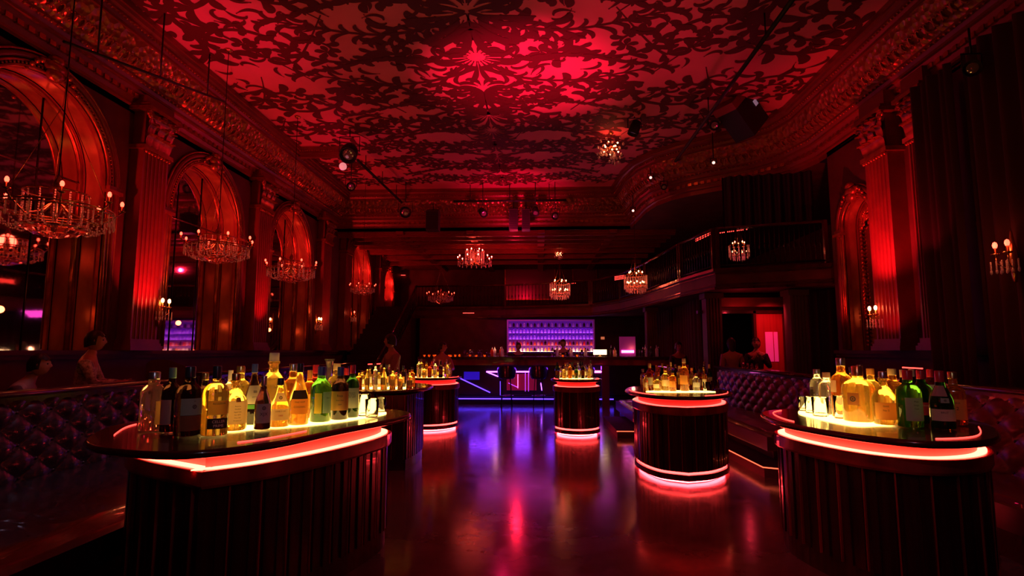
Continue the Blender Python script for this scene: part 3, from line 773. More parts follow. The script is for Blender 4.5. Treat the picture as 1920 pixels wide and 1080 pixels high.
PROF = {
 'wine': ([(0, .86), (.015, 1), (.60, 1), (.66, .93), (.71, .72), (.75, .48), (.79, .39), (.86, .37), (.955, .37)], (.83, 1.0, .40)),
 'whisky': ([(0, .9), (.015, 1), (.58, 1), (.64, .96), (.69, .80), (.72, .55), (.75, .42), (.80, .38), (.87, .38)], (.86, 1.0, .42)),
 'burg': ([(0, .88), (.015, 1), (.44, 1), (.52, .94), (.60, .78), (.68, .56), (.75, .42), (.85, .36), (.96, .36)], (.80, 1.0, .39)),
 'decanter': ([(0, .82), (.02, .96), (.06, 1), (.45, 1), (.53, .95), (.60, .78), (.68, .50), (.72, .34), (.82, .32), (.84, .42), (.87, .42)], (.865, 1.0, .36)),
 'cone': ([(0, .92), (.015, 1), (.40, 1), (.48, .90), (.66, .52), (.76, .34), (.86, .31)], (.85, 1.0, .34)),
 'flask': ([(0, .93), (.02, 1), (.60, 1), (.655, .95), (.70, .82), (.735, .58), (.755, .38), (.79, .31), (.83, .31)], (.81, 1.0, .34)),
 'vodka': ([(0, .92), (.015, 1), (.66, 1), (.72, .90), (.76, .62), (.79, .46), (.88, .44)], (.87, 1.0, .48)),
 'carafe': ([(0, .8), (.03, 1), (.25, 1), (.45, .75), (.6, .42), (.8, .36), (.94, .6), (1., .8)], None)}
SHP = {'round': None,
       'square': (lambda a: (lambda k: (k, k))(1/ (abs(math.cos(a))**5+abs(math.sin(a))**5)**(1/5)*.93)),
       'oval': (lambda a: (1.15, .68)), 'facet': (lambda a: (lambda k: (k, k))(1-.05*abs(math.sin(4*a))))}
def prad(prof, f):
    for (z0, r0), (z1, r1) in zip(prof, prof[1:]):
        if z0 <= f <= z1: return r0+(r1-r0)*(f-z0)/(z1-z0)
    return prof[-1][1]
TXT = {}
def text_mesh(s):
    if s in TXT: return TXT[s]
    c = bpy.data.curves.new('t', 'FONT'); c.body = s; c.align_x = 'CENTER'; c.resolution_u = 2
    o = bpy.data.objects.new('t', c); COL.objects.link(o)
    bpy.context.view_layer.update()
    me = o.to_mesh(); vs = [v.co.copy() for v in me.vertices]; fs = [list(p.vertices) for p in me.polygons]
    o.to_mesh_clear(); bpy.data.objects.remove(o); bpy.data.curves.remove(c)
    TXT[s] = (vs, fs); return TXT[s]
def bottle_mesh(kind, glass, cap, h, r, shape='round', labels=(), n=20, capon=True):
    """list of (part name, MB, material); front is local -Y"""
    prof, cp = PROF[kind]; sh = SHP[shape]; parts = []
    b = MB(); pr = [(q*r, z*h) for z, q in prof]
    if kind == 'carafe':
        pr = pr+[(q*r*.93, z*h) for z, q in prof[::-1] if z > .02]+[(.001, .035*h)]
    b.lathe(pr, n, sh=sh if kind != 'carafe' else None); parts.append(('glass', b, GL[glass], []))
    if cp and capon:
        c = MB(); z0, z1, q = cp; k = q*r
        c.lathe([(k*.96, z0*h), (k*1.04, z0*h+.002), (k, (z0+.02)*h), (k, (z1-.01)*h), (k*.9, z1*h)], max(8, n//2)); parts.append(('cap', c, CAP[cap], []))
    for li in labels:
        f0, f1, a_, mt, txts = li[:5]
        ctr = li[5] if len(li) > 5 else 0.
        l = MB(); N = 14
        def fn(u, v, f0=f0, f1=f1, a_=a_, ctr=ctr, e=.0012):
            a = -PI/2+ctr+(u-.5)*a_; f = f0+(f1-f0)*v; k = sh(a) if sh else (1, 1); R = prad(prof, f)*r+e
            return (R*math.cos(a)*k[0], R*math.sin(a)*k[1], f*h)
        l.grid(fn, N, 4, None)
        subs = []
        for (s, fz, size, mk) in txts:
            tb = MB()
            if s.startswith('*'):              # round emblem
                rr = size*h; nn = 16; vs = []; fs = []
                for q in range(nn):
                    for rad in (rr, rr*.6): vs.append((math.cos(2*PI*q/nn)*rad, math.sin(2*PI*q/nn)*rad))
                fs = [(2*q, (2*q+2) % (2*nn), (2*q+3) % (2*nn), 2*q+1) for q in range(nn)]
                o = len(vs)
                for q in range(8): vs.append((math.cos(2*PI*q/8)*rr*.35, math.sin(2*PI*q/8)*rr*.35))
                fs.append([o+q for q in range(8)]); V2 = [Vector((x, y)) for x, y in vs]; F2 = fs
            else:
                tv, tf = text_mesh(s); sc = size*h; V2 = [Vector((v.x*sc, v.y*sc)) for v in tv]; F2 = tf
            out_ = []
            for q in V2:
                f = fz+q.y/h; R = prad(prof, f)*r+.0022; a = -PI/2+ctr+q.x/max(.005, R); k = sh(a) if sh else (1, 1)
                out_.append((R*math.cos(a)*k[0], R*math.sin(a)*k[1], f*h))
            tb.add(out_, F2); subs.append(('print', tb, mk))
        parts.append(('label', l, LAB[mt], subs))
    return parts
def make_bottle(parts, loc, rz, label, group=None, name='bottle', cat='bottle'):
    root = empty(name, loc, rz, label, cat, group)
    for pn, b, m, subs in parts:
        o = b.build(pn, m, root)
        for sn, sb_, sm in subs: sb_.build(sn, sm, o)
    return root
def facecam(p, extra=0): return math.atan2(p[1], p[0])-PI/2+extra
SPECS = []; USED = []
def place(*a, **k): SPECS.append((a, k))
def keep_apart(px, yb, z, r_px):
    for _ in range(60):
        p = Pz(px, yb, z); dep = (p-Vector((0, 0, CH))).dot(FW); r = r_px*dep/FPX
        if all((p-q).to_2d().length > r+rq+.003 for q, rq in USED): break
        yb -= .4
    USED.append((p, r)); return p
def flush():
    SPECS.sort(key=lambda t: -t[0][1])
    for a, k in SPECS: place_now(*a, **k)
    SPECS.clear(); USED.clear()
def place_now(px, yb, yt, wpx, kind, glass, cap, label, shape='round', labels=(), z=.957, extra=0., n=22, name='bottle', cat='bottle'):
    if kind == 'TUMBLER': return tumbler_now(px, yb, yt, wpx, label, z)
    p = keep_apart(px, yb, z, wpx/2*{'square': 1.12, 'oval': 1.15}.get(shape, 1))
    # height so that the top meets the given image row
    top = None; d = ray(px, yt); hd = math.hypot(p.x, p.y); t = hd/math.hypot(d.x, d.y); h = CH+d.z*t-z
    dep = (p-Vector((0, 0, CH))).dot(FW); r = wpx/2*dep/FPX
    parts = bottle_mesh(kind, glass, cap, h, r, shape, labels, n)
    return make_bottle(parts, p, facecam(p, extra), label, name=name, cat=cat)
def lines(fz, n, s, mk=INK, step=.028):
    ws = ['Reserve', 'Distilled', 'Aged Oak', 'Est 1874', 'Fine Old', 'Product of']
    return [(ws[i % 6], fz-i*step, s, mk) for i in range(n)]
LTB = 'on the near left pod'
place(283, 806, 697, 42, 'vodka', 'pink', 'silver', 'clear faceted bottle with silver cap, leftmost '+LTB, 'facet', [(.1, .5, 1.3, 'orange', [], .9)])
place(317, 809, 689, 33, 'wine', 'dark', 'greenc', 'dark bottle with green capsule and pink label, second from left '+LTB, labels=[(.12, .50, 1.3, 'pinkl', [], -.6)])
place(350, 816, 687, 46, 'wine', 'dark', 'black', 'big dark wine bottle with sage and yellow emblem label '+LTB, labels=[(.30, .54, 2.0, 'green', [('*', .42, .030, INK), ('A', .49, .03, INK)], .45), (.08, .295, 2.0, 'brown', [], .45)])
place(380, 798, 699, 30, 'whisky', 'dark', 'gold', 'amber-necked dark bottle half hidden behind the emblem-label bottle '+LTB, labels=[(.1, .5, .9, 'grey', [], .3)])
place(401, 815, 686, 46, 'flask', 'gold', 'black', 'gold bottle, black cap, yellow label over a black one '+LTB, 'round', [(.30, .50, 1.7, 'yellow', [('RESERVA', .445, .045, INK)], .3), (.10, .25, 1.7, 'black', [('CELLER', .185, .055, INKW), ('PRIME', .125, .055, INKW)], .3)])
place(438, 806, 700, 44, 'decanter', 'gold', 'gold', 'squat gold decanter with large white label and round seal '+LTB, 'round', [(.12, .52, 2.0, 'cream', lines(.42, 6, .03, INK, .05), .25), (.50, .58, .4, 'brown', [('*', .54, .03, INK)], .3)])
place(428, 790, 694, 26, 'flask', 'clear', 'white', 'clear bottle with pale cap behind the gold decanter '+LTB)
place(447, 788, 686, 36, 'whisky', 'gold', 'gold', 'foil-necked gold bottle peeping out behind the white-label decanter '+LTB)
place(473, 795, 682, 33, 'cone', 'dark', 'blue', 'bottle with blue capsule, cream label and green band '+LTB, labels=[(.34, .64, 2.2, 'cream', [('88', .52, .06, INK), ('OTTO', .44, .035, INK)], .2), (.26, .33, 2.2, 'limel', [], .2)])
place(491, 804, 705, 29, 'burg', 'plum', 'silver', 'small plum-dark bottle with lilac XJX label, in the front row '+LTB, labels=[(.12, .48, 2.0, 'grey', [('XJX', .26, .085, INK), ('*', .40, .035, INK)], .15)])
place(509, 790, 661, 50, 'decanter', 'gold', 'white', 'tallest pebbled gold decanter with white stopper '+LTB, 'facet')
place(523, 799, 709, 36, 'cone', 'gold', 'black', 'gold bottle with white neck label and cream body label '+LTB, labels=[(.14, .37, 2.0, 'cream', [('LUNE D OR', .31, .04, INK), ('1888', .22, .05, mat('red_ink', (.6, .1, .05), .5))], .1), (.52, .70, 1.7, 'cream', [('*', .6, .035, INK)], .1)])
place(546, 788, 682, 34, 'whisky', 'amber', 'silver', 'amber bottle with silver top behind the front row, middle '+LTB)
place(559, 797, 681, 36, 'cone', 'gold', 'black', 'gold bottle with dark slanted label and cream panel, centre right '+LTB, labels=[(.18, .42, 1.9, 'orange', [('FINE VSOP', .36, .035, INK), ('COGNAC', .28, .045, INK)], .1), (.42, .56, 1.9, 'black', [], .1)])
place(578, 785, 694, 28, 'flask', 'amber', 'orange', 'short amber bottle left of the bright green one, set back '+LTB, labels=[(.2, .5, 1.5, 'orange', [])])
place(589, 778, 684, 28, 'wine', 'red', 'red', 'red-capped wine bottle standing behind the bright green bottle '+LTB)
place(600, 790, 687, 38, 'wine', 'green', 'blue', 'bright green wine bottle with yellow-green label '+LTB, labels=[(.16, .52, .7, 'yellow', [], -.25), (.16, .54, 1.1, 'grey', [('Brut', .42, .04, INK)], .75)])
place(615, 770, 673, 24, 'carafe', 'clear', 'white', 'slender clear glass carafe with flared lip behind the green bottle '+LTB, name='carafe', cat='carafe')
place(629, 772, 681, 34, 'whisky', 'gold', 'cork', 'gold bottle with cork stopper behind the two dark wine bottles '+LTB)
place(636, 786, 688, 32, 'wine', 'dark', 'blue', 'dark wine bottle with salmon label between the green bottles '+LTB, labels=[(.18, .54, 2.4, 'orange', [('Rioja', .44, .055, INK), ('Gran Vino', .36, .035, INK), ('2009', .28, .035, INK)], 0)])
place(647, 772, 690, 24, 'wine', 'dark', 'red', 'dark bottle with red capsule behind, between salmon and cream labels '+LTB)
place(659, 782, 684, 26, 'wine', 'dkgreen', 'red', 'slim green wine bottle with cream label, rightmost bottle '+LTB, labels=[(.18, .56, 2.2, 'cream', lines(.46, 4, .035), 0)])
def tumbler_mesh(h, r, n=20):
    b = MB(); b.lathe([(r*.86, 0), (r*.9, .004), (r, h), (r*.96, h), (r*.87, h*.07), (.0001, h*.07)], n, caps=True); return b
def tumbler(px, yb, yt, wpx, label, z=.957): SPECS.append(((px, yb, yt, wpx, 'TUMBLER', '', '', label), {'z': z}))
def tumbler_now(px, yb, yt, wpx, label, z=.957, group=None):
    p = keep_apart(px, yb, z, wpx/2); d = ray(px, yt); t = math.hypot(p.x, p.y)/math.hypot(d.x, d.y); h = CH+d.z*t-z
    dep = (p-Vector((0, 0, CH))).dot(FW)
    o = tumbler_mesh(h, wpx/2*dep/FPX).build('tumbler', m_tumbler, None, p); return tag(o, label, 'glass', group)
tumbler(682, 780, 739, 25, 'empty clear tumbler, leftmost of the tumblers '+LTB)
tumbler(697, 782, 748, 26, 'empty clear tumbler at the front edge, middle one '+LTB)
tumbler(713, 772, 745, 22, 'empty clear tumbler, rightmost '+LTB)
tumbler(697, 768, 738, 18, 'small clear tumbler behind the other three '+LTB)

flush()
RTB = 'on the near right pod'
place(1535, 768, 692, 26, 'vodka', 'clear', 'silver', 'clear gin bottle with silver cap, leftmost bottle '+RTB, 'round', [(.1, .5, .7, 'black', [], -.9)])
place(1553, 776, 698, 29, 'vodka', 'clear', 'cork', 'clear textured bottle with pinkish stopper, second from left '+RTB, 'facet')
place(1582, 782, 671, 38, 'whisky', 'amber', 'silver', 'tall amber whisky bottle with silver cap, highest '+RTB, 'round', [(.16, .36, 1.9, 'cream', [('BOURBON', .29, .04, INK), ('Oak', .22, .035, INK)], .2), (.42, .62, .8, 'cream', [], -.9)])
place(1613, 795, 686, 56, 'flask', 'gold', 'gold', 'broad flat gold bottle with embossed disc, widest '+RTB, 'round', [(.30, .52, .7, 'brown', [('*', .41, .05, INK)], -.35)])
place(1603, 772, 688, 28, 'whisky', 'amber', 'black', 'black-capped bottle behind the left shoulder of the widest bottle '+RTB)
place(1617, 768, 684, 26, 'whisky', 'clear', 'silver', 'clear bottle with silver cap behind the widest bottle '+RTB)
place(1637, 778, 691, 32, 'whisky', 'gold', 'orange', 'gold bottle with orange cap right behind the widest bottle '+RTB)
place(1661, 798, 697, 42, 'decanter', 'gold', 'silver', 'round-shouldered gold bottle with orange label and clear stopper '+RTB, 'round', [(.10, .42, 1.8, 'orange', [('Gold', .34, .05, INK), ('No 5', .26, .05, INK)], .1)])
place(1678, 780, 691, 36, 'whisky', 'amber', 'cork', 'amber bottle with cork stopper behind the orange-label bottle '+RTB)
place(1698, 778, 693, 26, 'wine', 'dark', 'white', 'dark pale-capped bottle half hidden behind the big green bottle '+RTB)
place(1708, 800, 694, 42, 'wine', 'green', 'red', 'big green bottle with red capsule and grey label '+RTB, labels=[(.12, .52, 1.7, 'grey', [('Malt', .44, .045, INK), ('Single', .38, .04, INK), ('Cask', .32, .04, INK)], .55)])
place(1715, 776, 692, 26, 'wine', 'dark', 'white', 'cream-capped dark bottle between the two red-capped green ones '+RTB)
place(1733, 793, 694, 36, 'wine', 'dkgreen', 'red', 'dark green bottle with red capsule and crimson label '+RTB, labels=[(.16, .40, 2.0, 'redl', [('Chateau', .33, .035, INKW)], .3)])
place(1750, 782, 692, 30, 'wine', 'red', 'red', 'red bottle with white neck tag, set back, '+RTB, labels=[(.60, .68, 1.2, 'grey', [], 0)])
place(1769, 803, 695, 40, 'burg', 'dkgreen', 'red', 'champagne-shaped dark bottle with pink neck band and cream label '+RTB, labels=[(.14, .34, 2.3, 'cream', [('BRUT', .27, .045, INK)], .2), (.56, .74, 1.6, 'pinkl', [], -.2), (.45, .53, .7, 'grey', [('*', .49, .02, INK)], .3)])
place(1793, 795, 697, 38, 'whisky', 'amber', 'brown' if False else 'gold', 'amber bottle with tall orange label, rightmost '+RTB, 'square', [(.10, .48, 2.2, 'orange', [('RESERVE', .40, .035, INK), ('12', .28, .09, INK)], .1)])
tumbler(1509, 770, 744, 24, 'clear tumbler, leftmost glass '+RTB)
tumbler(1521, 774, 744, 22, 'clear tumbler, second glass from the left '+RTB)
tumbler(1539, 780, 745, 30, 'clear tumbler at the front, third glass from the left '+RTB)
tumbler(1576, 786, 742, 22, 'tall clear glass standing before the amber whisky bottle '+RTB)

flush()
ORD = ['first', 'second', 'third', 'fourth', 'fifth', 'sixth', 'seventh', 'eighth', 'ninth', 'tenth', 'eleventh', 'twelfth', 'thirteenth', 'fourteenth', 'fifteenth', 'sixteenth', 'seventeenth', 'eighteenth', 'nineteenth', 'twentieth', 'twenty-first', 'twenty-second', 'twenty-third', 'twenty-fourth', 'twenty-fifth', 'twenty-sixth', 'twenty-seventh', 'twenty-eighth']
PROTO = {}
CN = {'gold': 'gold', 'amber': 'amber', 'clear': 'clear', 'green': 'green', 'dkgreen': 'dark green', 'dark': 'dark', 'red': 'red', 'pink': 'pink'}
def cluster(items, where, seed):
    rnd = random.Random(seed)
    items.sort(key=lambda t: t[0])
    used = []
    for i, (px, yb, yt, w, kind, gl, cap) in enumerate(items):
        p = Pz(px, yb, .957); 
        dep = (p-Vector((0, 0, CH))).dot(FW); r = w/2*dep/FPX
        d = ray(px, yt); t = math.hypot(p.x, p.y)/math.hypot(d.x, d.y); h = CH+d.z*t-.957
        for q, rq in used:                    # keep neighbours from touching
            v = (p-q); v.z = 0
            if v.length < r+rq+.004 and v.length > 1e-4: p = p+v.normalized()*(r+rq+.005-v.length)
        used.append((p.copy(), r))
        key = (kind, gl, cap)
        lab = f'{CN[gl]} bottle with {cap if cap != "greenc" else "green"} top, {ORD[i]} from the left {where}'
        if key not in PROTO:
            lm = rnd.choice(['cream', 'orange', 'yellow', 'grey', 'cream'])
            parts = bottle_mesh(kind, gl, cap, 1., .12, 'round', [(.2, .48, 2., lm, [])], 14)
            root = make_bottle(parts, p, facecam(p, rnd.uniform(-.4, .4)), lab, 'bottles '+where); PROTO[key] = root
        else:
            root = copy_tree(PROTO[key]); root.location = p; root['label'] = lab; root['group'] = 'bottles '+where
            root.rotation_euler = (0, 0, facecam(p, rnd.uniform(-.6, .6)))
        root.scale = (r/.12, r/.12, h)
def mk(rnd, x0, x1, n, ybf, ybb, ytr, w, mix):
    out = []
    for i in range(n):
        fr = (i % 3); x = x0+(x1-x0)*(i+.5)/n+rnd.uniform(-1, 1)
        yb = [ybf, (ybf+ybb)/2, ybb][fr]; k, g, c = rnd.choice(mix)
        out.append((x, yb, rnd.uniform(*ytr), w*rnd.uniform(.85, 1.15), k, g, c))
    return out
mixg = [('whisky', 'gold', 'gold'), ('whisky', 'gold', 'cork'), ('decanter', 'gold', 'white'), ('cone', 'gold', 'black'), ('flask', 'gold', 'silver'), ('whisky', 'amber', 'black'), ('wine', 'dark', 'black'), ('vodka', 'clear', 'silver')]
rr = random.Random(5)
it = mk(rr, 670, 774, 20, 731, 720, (678, 698), 10.5, mixg)
cluster(it, 'on the dark pod at left', 1)
it = mk(rr, 784, 846, 18, 708, 704, (672, 688), 8, mixg+[('whisky', 'amber', 'black'), ('wine', 'red', 'red')])
cluster(it, 'on the round pod at centre left', 2)
it = mk(rr, 1043, 1110, 17, 709.5, 706.8, (674, 688), 8, mixg+[('wine', 'dkgreen', 'black')])
cluster(it, 'on the small centre pod', 3)
it = [(1206, 720, 692, 8, 'vodka', 'clear', 'silver'), (1219, 727, 681, 11, 'wine', 'red', 'cork'), (1211, 729, 700, 8, 'whisky', 'gold', 'gold'), (1232, 718, 685, 8, 'whisky', 'gold', 'cork'), (1229, 728, 706, 12, 'flask', 'gold', 'silver'), (1243, 720, 681, 8, 'wine', 'dkgreen', 'gold'),
      (1248, 728, 690, 12, 'whisky', 'gold', 'gold'), (1259, 722, 679, 9, 'cone', 'gold', 'cork'), (1262, 730, 694, 10, 'whisky', 'amber', 'black'), (1268, 714, 683, 8, 'wine', 'dark', 'silver'), (1275, 722, 686, 9, 'vodka', 'gold', 'cork'), (1284, 729, 672, 13, 'whisky', 'amber', 'white'),
      (1291, 716, 684, 8, 'wine', 'dark', 'red'), (1298, 722, 690, 9, 'whisky', 'gold', 'orange'), (1306, 728, 700, 11, 'flask', 'clear', 'gold'), (1303, 714, 680, 7, 'wine', 'dkgreen', 'black'), (1314, 724, 692, 9, 'whisky', 'red', 'black'), (1322, 718, 678, 7, 'wine', 'dkgreen', 'silver'), (1321, 727, 688, 8, 'whisky', 'amber', 'gold'), (1331, 722, 683, 8, 'wine', 'dkgreen', 'white'),
      (1253, 714, 684, 8, 'whisky', 'gold', 'gold'), (1237, 712, 688, 8, 'vodka', 'gold', 'cork'), (1280, 713, 688, 8, 'whisky', 'gold', 'gold'), (1224, 714, 690, 8, 'whisky', 'amber', 'black'), (1312, 713, 686, 8, 'cone', 'gold', 'black')]
it = [(q[0], 724.5+(q[1]-714)*.55, q[2], q[3]*1.3)+q[4:] for q in it]
cluster(it, 'on the pod right of centre', 4)
for i, (x, y) in enumerate([(1322, 733), (1329, 733), (1337, 731), (1345, 729)]):
    tumbler(x, y, y-17, 7, f'tiny clear glass, {ORD[i]} from the left on the rim of the pod right of centre')
flush()

# ------------------------------------------------------------------ the bar
bar = empty('bar_counter', (.2, 15.5, 0), 0, 'long dark bar counter with violet and blue lights under its top, across the back', 'bar')
def wp(p): return (p[0]-.2, p[1]-15.5, p[2])
b = MB(); b.box((-3.5, 0, 1.20), (3.65, .75, 1.28), m_wood); b.box((-3.45, .04, 1.05), (3.6, .7, 1.20), m_band); b.build('counter_top', None, bar)
b = MB(); b.box((-3.4, .32, .0), (3.5, .68, 1.05), mat('bar_front', (.015, .008, .012), .38)); b.build('front_panel', None, bar)
b = MB(); b.box((-3.4, .08, .0), (3.5, .34, .10), m_black); b.build('kick_step', None, bar)
b = MB(); q0 = wp(Py(858, 746, 15.62)); q1 = wp(Py(1150, 748, 15.62)); b.tube([(q0[0], .07, .15), (q1[0], .07, .15)], .014, 6); b.build('foot_light', m_blue, bar)
b = MB(); b.tube([(-2.6, .0, .25), (2.2, .0, .25)], .014, 6, m_iron); 
for x in (-2.4, -1.2, 0, 1.2, 2.1): b.tube([(x, .0, .25), (x, .33, .25)], .01, 5, m_iron)
b.build('foot_rail', None, bar)
def barline(p, q, m, r=.014, Y=15.79):
    a = wp(Py(*p, Y)); c = wp(Py(*q, Y)); t = MB(); t.tube([a, c], r, 5); t.build('light_tube', m, bar)
barline((912, 697), (1004, 697), m_purple, .018); barline((912, 697), (934, 706), m_purple); barline((953, 718), (972, 727), m_linedim, .010)
barline((985, 698), (985, 734), m_linedim, .008); barline((991, 698), (991, 734), m_linedim, .008); barline((971, 702), (971, 728), m_magenta, .006)
barline((938, 715), (938, 742), m_blue, .007); barline((1014, 718), (1016, 732), m_purple, .010); barline((862, 709), (919, 736), m_blue, .014)
barline((1112, 697), (1131, 697), m_magenta, .03)
b = MB(); a = wp(Py(870, 697, 15.8)); c = wp(Py(899, 712, 15.8)); b.box((a[0], .29, c[2]), (c[0], .30, a[2])); b.build('blue_glow_panel', m_bluep, bar)
b = MB(); a = wp(Py(950, 701, 15.8)); c = wp(Py(1006, 732, 15.8)); b.box((a[0], .30, c[2]), (c[0], .315, a[2])); b.build('red_reflection_panel', mat('crimson_reflection', (.35, .02, .06), .15, emit=(.5, .01, .08), es=.25), bar)  # reddish mirror reflection in the bar front, put in as a coloured panel

# bar stools
def stool(x, y, label):
    r = empty('bar_stool', (x, y, 0), 0, label, 'stool', 'stools at the bar')
    s = MB(); s.lathe([(.05, .70), (.19, .71), (.225, .76), (.22, .80), (.10, .82), (.001, .82)], 18); s.build('seat', m_leather, r)
    k = MB()
    def fn(u, v): a = PI*1.15*(u-.5)-PI/2; return (.23*math.cos(a)*(1+.12*v), .23*math.sin(a)*(1+.12*v), .78+.27*v*math.cos((u-.5)*1.9))
    k.grid(fn, 14, 4, m_leather); 
    def fn2(u, v): a = PI*1.15*(u-.5)-PI/2; return (.205*math.cos(a)*(1+.12*v), .205*math.sin(a)*(1+.12*v), .78+.27*v*math.cos((u-.5)*1.9))
    k.grid(fn2, 14, 4, m_leather, flip=True); k.build('backrest', None, r)
    for i in range(4):
        a = PI/4+i*PI/2; l = MB(); l.tube([(.13*math.cos(a), .13*math.sin(a), .72), (.20*math.cos(a), .20*math.sin(a), 0)], .012, 6); l.build('leg', m_iron, r)
    f = MB(); f.tube([(.175*math.cos(t), .175*math.sin(t), .28) for t in [2*PI*i/16 for i in range(16)]], .009, 5, closed=True); f.build('footrest', m_steel, r)
    return r
st0 = stool(Py(950, 757, 15.1).x, 15.1, 'dark bar stool left of the violet light lines')
for px, lb in [(1010, 'dark bar stool just left of the small centre pod'), (1098, 'dark bar stool hidden partly behind the small centre pod')]:
    c = copy_tree(st0); c.location = (Py(px, 757, 15.1).x, 15.1, 0); c['label'] = lb
# bar-end column with violet edge
mb = MB(); ec = Py(1135, 757, 14.9); mb.box((ec.x-.09, 14.8, 0), (ec.x+.10, 15.0, 1.05))
tag(mb.build('service_post', mat('violet_lacquer', (.16, .05, .22), .2, coat=.4)), 'slim violet-lit post right of the small centre pod', 'post')

# back bar shelves
YS = 22.0
a = Py(953, 664, YS); c = Py(1112, 600, YS); sx0, sx1 = a.x, c.x; sz0, sz1 = 1.40, c.z-.03
sh = empty('back_bar_shelves', ((sx0+sx1)/2, YS, 0), 0, 'violet-lit shelf unit full of bottles behind the bar', 'shelf')
hw = (sx1-sx0)/2
b = MB(); b.box((-hw, .28, sz0-.1), (hw, .32, sz1)); 
b.build('back_panel', mat('violet_backlight', (.25, .05, .5), .4, emit=(.30, .04, .75), es=.06), sh)
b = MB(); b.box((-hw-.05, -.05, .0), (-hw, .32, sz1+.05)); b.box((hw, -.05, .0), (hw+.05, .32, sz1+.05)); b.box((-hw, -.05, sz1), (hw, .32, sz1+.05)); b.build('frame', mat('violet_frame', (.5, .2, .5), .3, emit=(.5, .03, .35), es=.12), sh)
b = MB(); b.box((-hw, -.1, 0), (hw, .32, sz0-.05)); b.build('cabinet', m_wood, sh)
m_shw = mat('shelf_light_warm', (1, .8, .7), .5, emit=(1, .50, .38), es=10); m_shr = mat('shelf_light_rose', (1, .5, .6), .5, emit=(1, .16, .30), es=4.5); m_shp = mat('shelf_light_violet', (.6, .3, 1), .5, emit=(.42, .06, 1), es=5.); m_shq = mat('shelf_light_dim', (.6, .3, 1), .5, emit=(.5, .05, .8), es=1.3)
nsh = 5; dz = (sz1-sz0)/nsh
for k in range(nsh):
    b = MB(); b.box((-hw, -.04, sz0-.02+k*dz), (hw, .28, sz0+k*dz)); b.build('shelf', m_iron, sh)
    b = MB(); b.box((-hw, .0, sz0+.0005+k*dz), (hw, .17, sz0+.003+k*dz))
    b.build('shelf_light', [m_shw, m_shr, m_shp, m_shp, m_shq][k], sh)
gsh = {0: ['gold', 'clear', 'amber', 'clear', 'dark'], 1: ['red', 'clear', 'amber', 'dark'], 2: ['clear'], 3: ['clear'], 4: ['clear', 'dark']}
small = {}
def small_bottle(g, kind='wine'):
    if (g, kind) in small: return small[(g, kind)]
    base = {'gold': (1, .7, .3), 'clear': (.95, .85, .85), 'amber': (.9, .4, .15), 'dark': (.12, .04, .04), 'red': (.8, .1, .08)}[g]
    p = bottle_mesh(kind, g, 'silver', 1, .15, n=8); b = MB(); b.add(p[0][1].v, p[0][1].f, mat('shelf_glass_'+g, base, .08, trans=1., ior=1.3, cloudy=.55), True); b.add(p[1][1].v, p[1][1].f, CAP['silver'], True)
    small[(g, kind)] = b.mesh('bottle'); return small[(g, kind)]
rows_n = ['lowest', 'second lowest', 'middle', 'second highest', 'top']
for k in range(nsh):
    n = 24
    for i in range(n):
        g = gsh[k][(i*7+k) % len(gsh[k])]; o = bpy.data.objects.new('bottle', small_bottle(g, ['wine', 'whisky', 'cone', 'vodka'][(i*3+k) % 4])); COL.objects.link(o)
        hh = dz*.78*random.uniform(.85, 1.05); x = (sx0+sx1)/2-hw+.07+(2*hw-.14)*i/(n-1)
        o.location = (x, YS+.10+random.uniform(-.04, .04), sz0+k*dz+.004); o.scale = (.28, .28, hh)
        tag(o, f'small {CN[g]} bottle, {ORD[i]} from the left on the {rows_n[k]} violet back bar shelf', 'bottle', f'bottles on the {rows_n[k]} back bar shelf')
# things on the counter
rndc = random.Random(3)
zcn = 1.282
def counter_item(px, kind, i):
    x = Py(px, 668, 15.8).x; y = 15.72+.17*(i % 3)
    if kind == 'glass':
        o = MB().lathe([(.028, 0), (.03, .003), (.036, .10), (.032, .10), (.026, .012), (.0001, .012)], 10).build('tumbler', m_tumbler, None, (x, y, zcn)); cat = 'glass'
    elif kind == 'wineglass':
        o = MB().lathe([(.032, 0), (.006, .008), (.005, .08), (.03, .11), (.036, .15), (.03, .19), (.028, .19), (.033, .15), (.02, .115), (.0001, .11)], 10).build('wine_glass', m_tumbler, None, (x, y, zcn)); cat = 'glass'
    elif kind == 'candle':
        o = empty('tea_light', (x, y, zcn)); MB().lathe([(.03, 0), (.034, .05), (.030, .05), (.026, .01), (.0001, .01)], 10).build('holder', GL['amber'], o)
        MB().ball((0, 0, .03), .016, None, 6, (1, 1, 1.3)).build('flame', m_bulb, o); cat = 'candle'
    else:
        g = kind; o = bpy.data.objects.new('bottle', small_bottle(g)); COL.objects.link(o); o.location = (x, y, zcn); o.scale = (.28, .28, rndc.uniform(.24, .32)); cat = 'bottle'
    return o, cat
seq = []
for i in range(9): seq.append((797+i*6.5+(10 if i > 3 else 0), 'candle'))
for i in range(12): seq.append((872+i*3.6, ['wineglass', 'glass', 'candle', 'wineglass'][i % 4]))
for i in range(9): seq.append((918+i*4, ['glass', 'red', 'clear', 'glass'][i % 4]))
for i in range(14): seq.append((1035+i*5.2, ['glass', 'wineglass', 'clear', 'glass', 'candle'][i % 5]))
for i in range(11): seq.append((1134+i*3.6, ['gold', 'glass', 'clear', 'candle', 'dark'][i % 5]))
for i in range(16): seq.append((1176+i*4.2, ['wineglass', 'clear', 'wineglass', 'dark'][i % 4]))
seq = [q for q in seq if not (1104 < q[0] < 1146 or 1158 < q[0] < 1199)]
cnt = {}
